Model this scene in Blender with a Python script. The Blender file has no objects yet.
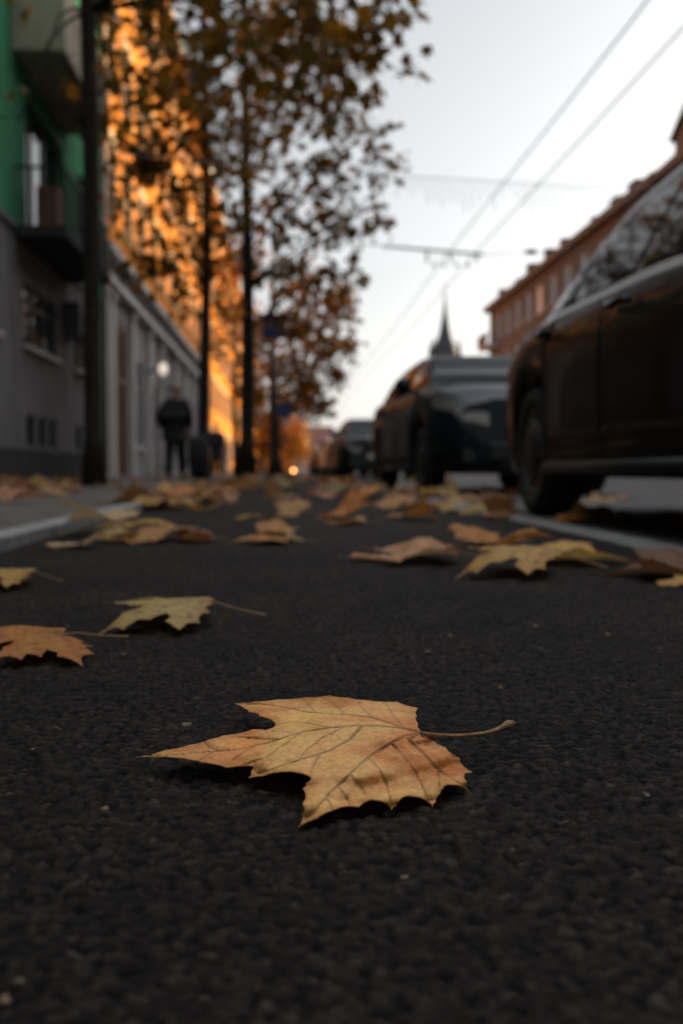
import bpy, bmesh, math, random
import numpy as np
from mathutils import Vector, Matrix, Euler
from mathutils.geometry import delaunay_2d_cdt

random.seed(7)
rng = np.random.default_rng(7)
SC = bpy.context.scene
COL = SC.collection
R = math.radians
PI = math.pi

# ------------------------------------------------------------------ camera
FPX = 1024.0
H_CAM = 0.22
cam_d = bpy.data.cameras.new('camera')
cam = bpy.data.objects.new('camera', cam_d)
COL.objects.link(cam)
SC.camera = cam
cam_d.sensor_fit = 'VERTICAL'
cam_d.sensor_height = 36.0
cam_d.sensor_width = 24.0
cam_d.lens = 36.0
cam_d.clip_start = 0.02
cam_d.clip_end = 3000
PITCH = math.atan(42 / FPX)
YAW = math.atan(57.5 / FPX)
cam.location = (0, 0, H_CAM)
cam.rotation_euler = (PI / 2 - PITCH, 0, -YAW)
cam_d.dof.use_dof = True
cam_d.dof.focus_distance = 0.81
cam_d.dof.aperture_fstop = 5.1
cam_d.dof.aperture_blades = 0
CAMROT = Euler((PI / 2 - PITCH, 0, -YAW)).to_matrix()


def ray(px, py):
    return CAMROT @ Vector(((px - 341.5) / FPX, -(py - 512) / FPX, -1.0))


def on_ground(px, py, z=0.0):
    d = ray(px, py)
    t = (z - H_CAM) / d.z
    return Vector((0, 0, H_CAM)) + d * t


# ------------------------------------------------------------------ object helpers
def link(name, data, parent=None):
    o = bpy.data.objects.new(name, data)
    COL.objects.link(o)
    if parent is not None:
        o.parent = parent
    return o


def tag(o, label=None, cat=None, group=None, kind=None):
    if label: o['label'] = label
    if cat: o['category'] = cat
    if group: o['group'] = group
    if kind: o['kind'] = kind
    return o


def thing(name, label, cat, loc=(0, 0, 0), rz=0.0, group=None):
    o = link(name, None)
    o.empty_display_size = 0.2
    o.location = loc
    o.rotation_euler = (0, 0, rz)
    return tag(o, label, cat, group)


def copy_tree(o, parent=None):
    c = o.copy()
    COL.objects.link(c)
    c.parent = parent
    for ch in [x for x in COL.objects if x.parent == o]:
        copy_tree(ch, c)
    return c


class MB:
    """collects shapes into one mesh"""

    def __init__(self):
        self.v = []
        self.f = []

    def add(self, vs, fs):
        n = len(self.v)
        self.v += [tuple(p) for p in vs]
        self.f += [tuple(i + n for i in f) for f in fs]
        return self

    def box(self, x0, x1, y0, y1, z0, z1):
        vs = [(x, y, z) for z in (z0, z1) for y in (y0, y1) for x in (x0, x1)]
        return self.add(vs, [(0, 2, 3, 1), (4, 5, 7, 6), (0, 1, 5, 4), (2, 6, 7, 3), (0, 4, 6, 2), (1, 3, 7, 5)])

    def tube(self, pts, rad, n=8, cap=True):
        pts = [Vector(p) for p in pts]
        if not hasattr(rad, '__len__'):
            rad = [rad] * len(pts)
        rings = []
        up = None
        for i, p in enumerate(pts):
            a = pts[max(i - 1, 0)]
            b = pts[min(i + 1, len(pts) - 1)]
            t = (b - a).normalized()
            if up is None:
                up = Vector((0, 0, 1)) if abs(t.z) < 0.9 else Vector((1, 0, 0))
            s = t.cross(up).normalized()
            up = s.cross(t).normalized()
            rings.append([p + (s * math.cos(2 * PI * k / n) + up * math.sin(2 * PI * k / n)) * rad[i] for k in range(n)])
        vs = [q for r in rings for q in r]
        fs = []
        for i in range(len(pts) - 1):
            for k in range(n):
                a = i * n + k
                b = i * n + (k + 1) % n
                fs.append((a, b, b + n, a + n))
        if cap:
            fs.append(tuple(range(n))[::-1])
            fs.append(tuple((len(pts) - 1) * n + k for k in range(n)))
        return self.add(vs, fs)

    def lathe(self, prof, axis='z', n=32, at=(0, 0, 0), closed=False):
        """prof: list of (radius, height)"""
        vs = []
        for r, h in prof:
            for k in range(n):
                c, s = math.cos(2 * PI * k / n) * r, math.sin(2 * PI * k / n) * r
                if axis == 'z':
                    p = (c, s, h)
                elif axis == 'x':
                    p = (h, c, s)
                else:
                    p = (c, h, s)
                vs.append((p[0] + at[0], p[1] + at[1], p[2] + at[2]))
        fs = []
        m = len(prof)
        for i in range(m if closed else m - 1):
            for k in range(n):
                a = i * n + k
                b = i * n + (k + 1) % n
                c = ((i + 1) % m) * n
                fs.append((a, b, c + (k + 1) % n, c + k))
        if not closed:
            fs.append(tuple(range(n)))
            fs.append(tuple((m - 1) * n + k for k in range(n)))
        return self.add(vs, fs)

    def grid(self, P):
        """P: rows of points"""
        m, n = len(P), len(P[0])
        vs = [q for r in P for q in r]
        fs = [(i * n + j, i * n + j + 1, (i + 1) * n + j + 1, (i + 1) * n + j) for i in range(m - 1) for j in range(n - 1)]
        return self.add(vs, fs)

    def build(self, name, mat, parent=None, smooth=False, bevel=0.0):
        me = bpy.data.meshes.new(name)
        me.from_pydata(self.v, [], self.f)
        me.update()
        bm = bmesh.new()
        bm.from_mesh(me)
        bmesh.ops.recalc_face_normals(bm, faces=bm.faces)
        bm.to_mesh(me)
        bm.free()
        if mat: me.materials.append(mat)
        if smooth:
            me.polygons.foreach_set('use_smooth', [True] * len(me.polygons))
        o = link(name, me, parent)
        if bevel:
            b = o.modifiers.new('bevel', 'BEVEL')
            b.width = bevel
            b.segments = 2
            b.limit_method = 'ANGLE'
        if smooth == 'angle':
            pass
        return o


# ------------------------------------------------------------------ materials
def newmat(name):
    m = bpy.data.materials.new(name)
    m.use_nodes = True
    nt = m.node_tree
    b = nt.nodes['Principled BSDF']
    return m, nt, b


def nd(nt, typ, **kw):
    n = nt.nodes.new(typ)
    for k, v in kw.items():
        if k in n.inputs.keys():
            n.inputs[k].default_value = v
        else:
            setattr(n, k, v)
    return n


def ramp(nt, fac, stops):
    r = nt.nodes.new('ShaderNodeValToRGB')
    e = r.color_ramp.elements
    while len(e) < len(stops):
        e.new(0.5)
    for i, (p, c) in enumerate(stops):
        e[i].position = p
        e[i].color = (c[0], c[1], c[2], 1)
    nt.links.new(fac, r.inputs[0])
    return r.outputs[0]


def plain(name, col, rough=0.6, metal=0.0, var=0.25, scale=6.0, bump=0.0, bscale=60.0, spec=0.4, coat=0.0):
    """solid colour with noise mottling (object space) and optional bump"""
    m, nt, b = newmat(name)
    tc = nt.nodes.new('ShaderNodeTexCoord')
    nz = nd(nt, 'ShaderNodeTexNoise', Scale=scale, Detail=6.0, Roughness=0.6)
    nt.links.new(tc.outputs['Object'], nz.inputs['Vector'])
    lo = tuple(c * (1 - var) for c in col)
    hi = tuple(min(1, c * (1 + var)) for c in col)
    out = ramp(nt, nz.outputs['Fac'], [(0.3, lo), (0.7, hi)])
    nt.links.new(out, b.inputs['Base Color'])
    b.inputs['Roughness'].default_value = rough
    b.inputs['Metallic'].default_value = metal
    b.inputs['Specular IOR Level'].default_value = spec
    if coat:
        b.inputs['Coat Weight'].default_value = coat
        b.inputs['Coat Roughness'].default_value = 0.03
    if bump:
        n2 = nd(nt, 'ShaderNodeTexNoise', Scale=bscale, Detail=4.0)
        nt.links.new(tc.outputs['Object'], n2.inputs['Vector'])
        bp = nd(nt, 'ShaderNodeBump', Strength=bump, Distance=0.02)
        nt.links.new(n2.outputs['Fac'], bp.inputs['Height'])
        nt.links.new(bp.outputs[0], b.inputs['Normal'])
    return m


def plaster(name, col, stain=0.35):
    """rendered facade: large blotches, vertical rain streaks, fine grain"""
    m, nt, b = newmat(name)
    tc = nt.nodes.new('ShaderNodeTexCoord')
    mp = nd(nt, 'ShaderNodeMapping')
    mp.inputs['Scale'].default_value = (1.5, 1.5, 0.18)
    nt.links.new(tc.outputs['Object'], mp.inputs[0])
    streak = nd(nt, 'ShaderNodeTexNoise', Scale=1.4, Detail=6.0, Roughness=0.65)
    nt.links.new(mp.outputs[0], streak.inputs['Vector'])
    blot = nd(nt, 'ShaderNodeTexNoise', Scale=0.9, Detail=8.0, Roughness=0.65)
    nt.links.new(tc.outputs['Object'], blot.inputs['Vector'])
    mul = nd(nt, 'ShaderNodeMath', operation='MULTIPLY')
    nt.links.new(streak.outputs['Fac'], mul.inputs[0])
    nt.links.new(blot.outputs['Fac'], mul.inputs[1])
    dark = tuple(c * (1 - stain) for c in col)
    out = ramp(nt, mul.outputs[0], [(0.12, dark), (0.34, col)])
    nt.links.new(out, b.inputs['Base Color'])
    b.inputs['Roughness'].default_value = 0.95
    b.inputs['Specular IOR Level'].default_value = 0.08
    fine = nd(nt, 'ShaderNodeTexNoise', Scale=45.0, Detail=4.0)
    nt.links.new(tc.outputs['Object'], fine.inputs['Vector'])
    bp = nd(nt, 'ShaderNodeBump', Strength=0.25, Distance=0.01)
    nt.links.new(fine.outputs['Fac'], bp.inputs['Height'])
    nt.links.new(bp.outputs[0], b.inputs['Normal'])
    return m


def brick(name, c1, c2, mortar):
    m, nt, b = newmat(name)
    tc = nt.nodes.new('ShaderNodeTexCoord')
    sep = nt.nodes.new('ShaderNodeSeparateXYZ')
    nt.links.new(tc.outputs['Object'], sep.inputs[0])
    ad = nd(nt, 'ShaderNodeMath', operation='ADD')
    nt.links.new(sep.outputs[0], ad.inputs[0])
    nt.links.new(sep.outputs[1], ad.inputs[1])
    cmb = nt.nodes.new('ShaderNodeCombineXYZ')
    nt.links.new(ad.outputs[0], cmb.inputs[0])
    nt.links.new(sep.outputs[2], cmb.inputs[1])
    br = nd(nt, 'ShaderNodeTexBrick', Scale=4.0)
    br.inputs['Color1'].default_value = (*c1, 1)
    br.inputs['Color2'].default_value = (*c2, 1)
    br.inputs['Mortar'].default_value = (*mortar, 1)
    br.inputs['Mortar Size'].default_value = 0.012
    nt.links.new(cmb.outputs[0], br.inputs['Vector'])
    nt.links.new(br.outputs['Color'], b.inputs['Base Color'])
    b.inputs['Roughness'].default_value = 0.85
    return m


def asphalt(name, lo, hi, fine=170.0, rough=0.9, bump=0.5, spec=0.12, worn_shaded=False):
    m, nt, b = newmat(name)
    tc = nt.nodes.new('ShaderNodeTexCoord')
    vo = nd(nt, 'ShaderNodeTexVoronoi', Scale=fine)
    nt.links.new(tc.outputs['Object'], vo.inputs['Vector'])
    big = nd(nt, 'ShaderNodeTexNoise', Scale=2.2, Detail=7.0, Roughness=0.65)
    nt.links.new(tc.outputs['Object'], big.inputs['Vector'])
    sp = nt.nodes.new('ShaderNodeSeparateColor')
    nt.links.new(vo.outputs['Color'], sp.inputs[0])
    pw = nd(nt, 'ShaderNodeMath', operation='POWER')
    pw.inputs[1].default_value = 2.2
    nt.links.new(sp.outputs[0], pw.inputs[0])
    stone = ramp(nt, pw.outputs[0], [(0.0, lo), (0.80, hi), (0.97, tuple(c * 1.2 for c in hi)), (1.0, tuple(c * 1.9 for c in hi))])
    mx = nd(nt, 'ShaderNodeMix', data_type='RGBA', blend_type='MULTIPLY')
    mx.inputs['Factor'].default_value = 1.0
    big2 = ramp(nt, big.outputs['Fac'], [(0.3, (0.5, 0.5, 0.5)), (0.7, (1.2, 1.16, 1.12))])
    if worn_shaded:      # shade painted into the pits along with blacker bitumen; stone tops paled by wear
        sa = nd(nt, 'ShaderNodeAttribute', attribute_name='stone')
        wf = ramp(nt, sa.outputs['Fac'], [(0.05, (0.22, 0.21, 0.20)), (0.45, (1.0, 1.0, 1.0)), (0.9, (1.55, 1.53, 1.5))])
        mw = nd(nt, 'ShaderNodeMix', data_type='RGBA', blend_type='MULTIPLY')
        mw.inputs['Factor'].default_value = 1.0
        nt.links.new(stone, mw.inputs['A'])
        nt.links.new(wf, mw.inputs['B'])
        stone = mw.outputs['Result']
    nt.links.new(stone, mx.inputs['A'])
    nt.links.new(big2, mx.inputs['B'])
    nt.links.new(mx.outputs['Result'], b.inputs['Base Color'])
    b.inputs['Roughness'].default_value = rough
    b.inputs['Specular IOR Level'].default_value = spec
    n2 = nd(nt, 'ShaderNodeTexNoise', Scale=fine * 2.2, Detail=5.0, Roughness=0.7)
    nt.links.new(tc.outputs['Object'], n2.inputs['Vector'])
    b1 = nd(nt, 'ShaderNodeBump', Strength=bump, Distance=0.0016)
    nt.links.new(n2.outputs['Fac'], b1.inputs['Height'])
    b2 = nd(nt, 'ShaderNodeBump', Strength=bump * 0.8, Distance=0.002, invert=True)
    nt.links.new(vo.outputs['Distance'], b2.inputs['Height'])
    nt.links.new(b1.outputs[0], b2.inputs['Normal'])
    nt.links.new(b2.outputs[0], b.inputs['Normal'])
    return m


def leaf_litter_mat(name, translucent=0.3):
    """dry plane leaf: object colour, blotches, darker ribs from the mesh's vein attribute"""
    m, nt, b = newmat(name)
    oi = nt.nodes.new('ShaderNodeObjectInfo')
    tc = nt.nodes.new('ShaderNodeTexCoord')
    at = nd(nt, 'ShaderNodeAttribute', attribute_name='vein')
    ed = nd(nt, 'ShaderNodeAttribute', attribute_name='rim')
    add = nd(nt, 'ShaderNodeVectorMath', operation='ADD')
    sc = nd(nt, 'ShaderNodeMath', operation='MULTIPLY')
    sc.inputs[1].default_value = 37.0
    nt.links.new(oi.outputs['Random'], sc.inputs[0])
    nt.links.new(tc.outputs['Object'], add.inputs[0])
    nt.links.new(sc.outputs[0], add.inputs[1])
    blot = nd(nt, 'ShaderNodeTexNoise', Scale=16.0, Detail=5.0, Roughness=0.6)
    nt.links.new(add.outputs[0], blot.inputs['Vector'])
    f1 = ramp(nt, blot.outputs['Fac'], [(0.34, (0.72, 0.55, 0.40)), (0.48, (1, 1, 1)), (0.66, (1.02, 1.14, 0.88))])
    m1 = nd(nt, 'ShaderNodeMix', data_type='RGBA', blend_type='MULTIPLY')
    m1.inputs['Factor'].default_value = 1.0
    nt.links.new(oi.outputs['Color'], m1.inputs['A'])
    nt.links.new(f1, m1.inputs['B'])
    # reddish patches
    red = nd(nt, 'ShaderNodeTexNoise', Scale=11.0, Detail=3.0)
    nt.links.new(add.outputs[0], red.inputs['Vector'])
    rf = ramp(nt, red.outputs['Fac'], [(0.50, (0, 0, 0)), (0.66, (0.75, 0.75, 0.75))])
    m2 = nd(nt, 'ShaderNodeMix', data_type='RGBA', blend_type='MIX')
    nt.links.new(rf, m2.inputs['Factor'])
    nt.links.new(m1.outputs['Result'], m2.inputs['A'])
    tint = nd(nt, 'ShaderNodeMix', data_type='RGBA', blend_type='MULTIPLY')
    tint.inputs['Factor'].default_value = 1.0
    tint.inputs['B'].default_value = (0.95, 0.55, 0.45, 1)
    nt.links.new(m1.outputs['Result'], tint.inputs['A'])
    nt.links.new(tint.outputs['Result'], m2.inputs['B'])
    # fine speckle
    spk = nd(nt, 'ShaderNodeTexNoise', Scale=190.0, Detail=4.0, Roughness=0.7)
    nt.links.new(add.outputs[0], spk.inputs['Vector'])
    sf = ramp(nt, spk.outputs['Fac'], [(0.3, (0.78, 0.74, 0.7)), (0.62, (1.06, 1.06, 1.06))])
    m3 = nd(nt, 'ShaderNodeMix', data_type='RGBA', blend_type='MULTIPLY')
    m3.inputs['Factor'].default_value = 1.0
    nt.links.new(m2.outputs['Result'], m3.inputs['A'])
    nt.links.new(sf, m3.inputs['B'])
    # fine net of small veins
    net = nd(nt, 'ShaderNodeTexVoronoi', Scale=150.0, feature='DISTANCE_TO_EDGE')
    nt.links.new(add.outputs[0], net.inputs['Vector'])
    nf = ramp(nt, net.outputs['Distance'], [(0.0, (0.80, 0.74, 0.68)), (0.10, (1.03, 1.03, 1.03))])
    mnet = nd(nt, 'ShaderNodeMix', data_type='RGBA', blend_type='MULTIPLY')
    mnet.inputs['Factor'].default_value = 0.7
    nt.links.new(m3.outputs['Result'], mnet.inputs['A'])
    nt.links.new(nf, mnet.inputs['B'])
    m3 = mnet
    # ribs
    m4 = nd(nt, 'ShaderNodeMix', data_type='RGBA', blend_type='MIX')
    m4.inputs['B'].default_value = (0.06, 0.028, 0.014, 1)
    vm = nd(nt, 'ShaderNodeMath', operation='MULTIPLY')
    vm.inputs[1].default_value = 0.62
    nt.links.new(at.outputs['Fac'], vm.inputs[0])
    nt.links.new(vm.outputs[0], m4.inputs['Factor'])
    nt.links.new(m3.outputs['Result'], m4.inputs['A'])
    # browned rim
    m5 = nd(nt, 'ShaderNodeMix', data_type='RGBA', blend_type='MULTIPLY')
    m5.inputs['B'].default_value = (0.62, 0.42, 0.28, 1)
    rm = nd(nt, 'ShaderNodeMath', operation='MULTIPLY')
    nt.links.new(ed.outputs['Fac'], rm.inputs[0])
    nt.links.new(blot.outputs['Fac'], rm.inputs[1])
    nt.links.new(rm.outputs[0], m5.inputs['Factor'])
    nt.links.new(m4.outputs['Result'], m5.inputs['A'])
    col = m5.outputs['Result']
    nt.links.new(col, b.inputs['Base Color'])
    b.inputs['Roughness'].default_value = 0.62
    b.inputs['Specular IOR Level'].default_value = 0.3
    bm1 = nd(nt, 'ShaderNodeTexNoise', Scale=120.0, Detail=4.0)
    nt.links.new(add.outputs[0], bm1.inputs['Vector'])
    bp = nd(nt, 'ShaderNodeBump', Strength=0.35, Distance=0.0012)
    nt.links.new(bm1.outputs['Fac'], bp.inputs['Height'])
    nt.links.new(bp.outputs[0], b.inputs['Normal'])
    tr = nt.nodes.new('ShaderNodeBsdfTranslucent')
    nt.links.new(col, tr.inputs['Color'])
    ms = nt.nodes.new('ShaderNodeMixShader')
    ms.inputs[0].default_value = translucent
    nt.links.new(b.outputs[0], ms.inputs[1])
    nt.links.new(tr.outputs[0], ms.inputs[2])
    nt.links.new(ms.outputs[0], nt.nodes['Material Output'].inputs['Surface'])
    return m


def tree_leaf_mat(name, translucent=0.35):
    m, nt, b = newmat(name)
    at = nd(nt, 'ShaderNodeAttribute', attribute_name='tone')
    nt.links.new(at.outputs['Color'], b.inputs['Base Color'])
    b.inputs['Roughness'].default_value = 0.6
    b.inputs['Specular IOR Level'].default_value = 0.3
    tr = nt.nodes.new('ShaderNodeBsdfTranslucent')
    nt.links.new(at.outputs['Color'], tr.inputs['Color'])
    ms = nt.nodes.new('ShaderNodeMixShader')
    ms.inputs[0].default_value = translucent
    nt.links.new(b.outputs[0], ms.inputs[1])
    nt.links.new(tr.outputs[0], ms.inputs[2])
    nt.links.new(ms.outputs[0], nt.nodes['Material Output'].inputs['Surface'])
    return m


def glassy(name, col=(0.012, 0.014, 0.016), rough=0.03, spec=0.6):
    m, nt, b = newmat(name)
    b.inputs['Base Color'].default_value = (*col, 1)
    tc = nt.nodes.new('ShaderNodeTexCoord')
    nz = nd(nt, 'ShaderNodeTexNoise', Scale=3.0, Detail=3.0)
    nt.links.new(tc.outputs['Object'], nz.inputs['Vector'])
    rr = nd(nt, 'ShaderNodeMapRange')
    rr.inputs['To Min'].default_value = rough
    rr.inputs['To Max'].default_value = rough + 0.05
    nt.links.new(nz.outputs['Fac'], rr.inputs['Value'])
    nt.links.new(rr.outputs[0], b.inputs['Roughness'])
    b.inputs['IOR'].default_value = 1.5
    b.inputs['Specular IOR Level'].default_value = spec
    return m


def emit(name, col, s):
    m, nt, b = newmat(name)
    b.inputs['Base Color'].default_value = (*col, 1)
    b.inputs['Emission Color'].default_value = (*col, 1)
    b.inputs['Emission Strength'].default_value = s
    return m


M = {}
M['path'] = asphalt('path asphalt', (0.0085, 0.0069, 0.0058), (0.0205, 0.0172, 0.0148), fine=150, rough=0.8, spec=0.08, bump=0.6, worn_shaded=True)
M['road'] = asphalt('road asphalt', (0.030, 0.030, 0.031), (0.085, 0.083, 0.082), fine=90, rough=0.75, spec=0.3)
M['pavement'] = asphalt('pavement', (0.07, 0.063, 0.055), (0.15, 0.135, 0.118), fine=70, rough=0.8)
M['ground'] = plain('ground', (0.06, 0.055, 0.05), 0.9)
M['kerb'] = plain('kerb concrete', (0.20, 0.195, 0.185), 0.85, var=0.35, scale=9, bump=0.5, bscale=120)
M['kerb_flush'] = plain('flush kerb concrete', (0.15, 0.145, 0.135), 0.85, var=0.35, scale=9, bump=0.5, bscale=120)
M['grey_wall'] = plaster('grey render', (0.20, 0.195, 0.192))
M['plinth'] = plaster('dark plinth', (0.06, 0.058, 0.057))
M['green_wall'] = plaster('green render', (0.07, 0.27, 0.135), 0.3)
M['beige'] = plaster('beige panel', (0.46, 0.40, 0.30))
M['white_wall'] = plaster('pale grey render', (0.34, 0.345, 0.35))
M['cornice'] = plaster('cornice stone', (0.62, 0.60, 0.57), 0.25)
M['frieze'] = plain('dark frieze', (0.10, 0.105, 0.11), 0.7)
M['apricot'] = plaster('apricot render', (0.80, 0.29, 0.045), 0.22)
M['orange_wall'] = plaster('orange render', (0.80, 0.28, 0.035), 0.22)
M['ochre_wall'] = plaster('dull ochre render', (0.30, 0.165, 0.09), 0.25)
M['cream'] = plaster('cream trim', (0.85, 0.64, 0.40), 0.1)
M['brick'] = brick('brown brick', (0.098, 0.078, 0.076), (0.078, 0.063, 0.061), (0.13, 0.122, 0.12))
M['roof_tile'] = plain('roof tile', (0.17, 0.07, 0.045), 0.8, var=0.4, scale=14)
M['roof_dark'] = plain('dark roof sheet', (0.05, 0.045, 0.045), 0.6)
M['orange_trim'] = plain('orange cornice paint', (0.125, 0.08, 0.055), 0.7)
M['wood_door'] = plain('brown wooden gate', (0.17, 0.075, 0.035), 0.6, var=0.4, scale=3)
M['dark_metal'] = plain('dark metal', (0.02, 0.02, 0.022), 0.45, 0.3)
M['wire'] = plain('wire metal', (0.09, 0.09, 0.095), 0.5, 0.5)
M['frame_dark'] = plain('dark window frame', (0.035, 0.033, 0.032), 0.5)
M['frame_white'] = plain('white window frame', (0.62, 0.62, 0.60), 0.5, var=0.08)
M['pane'] = glassy('window pane', (0.012, 0.018, 0.018), 0.02)
M['curtain'] = plain('white curtain', (0.72, 0.70, 0.68), 0.8, var=.08)
M['car_glass'] = glassy('car glass', (0.006, 0.009, 0.010), 0.015, 0.1)
M['black_paint'] = plain('black car paint', (0.004, 0.004, 0.0045), 0.35, 0.0, var=0.15, spec=0.04, coat=0.25)
M['blue_black_paint'] = plain('blue black car paint', (0.006, 0.010, 0.013), 0.35, 0.0, var=0.15, spec=0.04, coat=0.25)
M['grey_paint'] = plain('grey car paint', (0.10, 0.105, 0.11), 0.3, 0.3, var=0.1, coat=1.0)
M['silver_paint'] = plain('silver car paint', (0.26, 0.26, 0.27), 0.3, 0.4, var=0.1, coat=1.0)
M['red_paint'] = plain('dark red car paint', (0.14, 0.015, 0.012), 0.3, 0.1, var=0.1, coat=1.0)
M['tyre'] = plain('tyre rubber', (0.010, 0.010, 0.010), 0.8, bump=0.3, bscale=90)
M['rim'] = plain('alloy rim', (0.12, 0.12, 0.125), 0.4, 0.7)
M['black_plastic'] = plain('black plastic', (0.012, 0.012, 0.012), 0.55)
M['chrome'] = plain('chrome trim', (0.55, 0.55, 0.56), 0.15, 1.0, var=0.05)
M['headlamp'] = glassy('headlamp lens', (0.15, 0.14, 0.12), 0.05)
M['amber_lens'] = glassy('amber lens', (0.55, 0.22, 0.03), 0.1)
M['tail_lens'] = glassy('tail lamp lens', (0.74, 0.62, 0.60), 0.06)  # pale pinkish base colour paints in the reflection on a clear lens
M['plate'] = plain('plate white', (0.65, 0.66, 0.66), 0.5, var=0.03)
M['bark'] = plain('bark', (0.022, 0.017, 0.013), 0.9, var=0.5, scale=9, bump=1.0, bscale=22)
M['litter'] = leaf_litter_mat('dry leaf')
M['stalk'] = plain('leaf stalk', (0.20, 0.10, 0.04), 0.6, var=0.5, scale=70, bump=.4, bscale=400)
M['foliage'] = tree_leaf_mat('autumn foliage', 0.42)
M['lamp_globe'] = emit('lit lamp globe', (1.0, 0.84, 0.70), 0.55)
M['amber_spot'] = emit('glowing amber spot', (1.0, 0.38, 0.10), 6.0)  # glow of the added stand-in for a far orange bright spot
M['slate'] = plain('slate spire', (0.035, 0.035, 0.042), 0.7)
M['stone'] = plaster('church stone', (0.20, 0.18, 0.17))
M['far_wall'] = plaster('far pale render', (0.60, 0.55, 0.50))
M['sign_blue'] = plain('blue sign face', (0.015, 0.035, 0.10), 0.4, var=0.05)
M['sign_red'] = plain('red sign face', (0.40, 0.03, 0.02), 0.4, var=0.05)
M['sign_white'] = plain('white sign face', (0.7, 0.7, 0.7), 0.4, var=0.03)
M['post'] = plain('galvanised post', (0.16, 0.16, 0.17), 0.5, 0.6)
M['coat'] = plain('black coat', (0.005, 0.005, 0.0055), 0.85)
M['trousers'] = plain('dark trousers', (0.016, 0.016, 0.019), 0.85)
M['navy_coat'] = plain('navy coat', (0.012, 0.017, 0.030), 0.85)
M['skin'] = plain('skin', (0.42, 0.24, 0.17), 0.55, var=0.08)
M['hair'] = plain('brown hair', (0.30, 0.15, 0.08), 0.7)
M['shoe'] = plain('dark shoes', (0.012, 0.011, 0.010), 0.5)
M['bag'] = plain('dark bag cloth', (0.014, 0.014, 0.016), 0.8)
M['fence_wood'] = plain('fence boards', (0.20, 0.105, 0.055), 0.8, var=0.35)
M['strand'] = plain('light strand cable', (0.30, 0.30, 0.31), 0.6)
M['ac'] = plain('grey unit casing', (0.06, 0.06, 0.062), 0.6)

# ------------------------------------------------------------------ ground, path, kerbs, road
KX0, KX1 = -0.855, -0.765      # raised kerb on the left
FX0, FX1 = 0.985, 1.115       # flush kerb on the right
PAVE_Z = 0.034


def struct(name, mb, mat, smooth=False, bevel=0):
    return tag(mb.build(name, mat, None, smooth, bevel), kind='structure')


struct('ground', MB().add([(-900, -300, -0.06), (900, -300, -0.06), (900, 1500, -0.06), (-900, 1500, -0.06)], [(0, 1, 2, 3)]), M['ground'])


def pebble_field(X, Y, cell, seed):
    """rounded stones: distance to the nearest of jittered points, per-stone height"""
    r = np.random.default_rng(seed)
    n = 512
    jx, jy, jh = r.random((n, n)), r.random((n, n)), r.random((n, n))
    gx, gy = np.floor(X / cell).astype(int), np.floor(Y / cell).astype(int)
    best = np.full(X.shape, 9.0)
    hgt = np.zeros(X.shape)
    for dx in (-1, 0, 1):
        for dy in (-1, 0, 1):
            cx, cy = gx + dx, gy + dy
            a, c = cx % n, cy % n
            px = (cx + jx[a, c]) * cell
            py = (cy + jy[a, c]) * cell
            d = np.hypot(X - px, Y - py) / cell
            w = d < best
            best = np.where(w, d, best)
            hgt = np.where(w, jh[a, c], hgt)
    return np.clip(1 - best ** 2 * 1.9, 0, 1) ** 0.75 * (0.45 + 0.55 * hgt)


def make_path():
    ys = list(np.arange(-8, 0.16, 1.0)) + [0.16]
    y = 0.16
    while y < 7.0:
        y += max(0.0017, 0.0023 * y) if y < 4.5 else .05
        ys.append(y)
    while y < 220:
        y *= 1.06
        ys.append(y)
    xs = np.concatenate([np.linspace(KX1, -0.62, 30)[:-1], np.linspace(-0.62, -0.32, 130)[:-1], np.linspace(-0.32, 0.44, 440), np.linspace(0.44, 0.74, 130)[1:], np.linspace(0.74, FX0, 40)[1:]])
    X, Y = np.meshgrid(xs, np.array(ys))
    fade = np.clip(1 - (Y - 2.6) / 1.9, 0, 1) * np.clip((Y - 0.1) / 0.1, 0, 1)
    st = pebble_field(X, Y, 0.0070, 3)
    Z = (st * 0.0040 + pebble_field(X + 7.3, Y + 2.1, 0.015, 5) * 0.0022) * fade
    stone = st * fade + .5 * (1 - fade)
    Z += 0.0012 * np.sin(X * 5.1 + 1.3) * np.sin(Y * 3.3) * fade - 0.0050 * fade
    n, mcols = X.shape
    co = np.stack([X, Y, Z], -1).reshape(-1, 3)
    idx = np.arange(n * mcols).reshape(n, mcols)
    q = np.stack([idx[:-1, :-1], idx[:-1, 1:], idx[1:, 1:], idx[1:, :-1]], -1).reshape(-1, 4)
    me = bpy.data.meshes.new('path')
    me.vertices.add(len(co))
    me.vertices.foreach_set('co', co.ravel())
    me.loops.add(q.size)
    me.loops.foreach_set('vertex_index', q.ravel().astype(np.int32))
    me.polygons.add(len(q))
    me.polygons.foreach_set('loop_start', np.arange(0, q.size, 4, dtype=np.int32))
    me.polygons.foreach_set('use_smooth', np.ones(len(q), dtype=bool))
    me.update(calc_edges=True)
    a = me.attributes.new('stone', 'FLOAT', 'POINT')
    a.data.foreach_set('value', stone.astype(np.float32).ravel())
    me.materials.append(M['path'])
    tag(link('path', me), kind='structure')


make_path()

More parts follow.
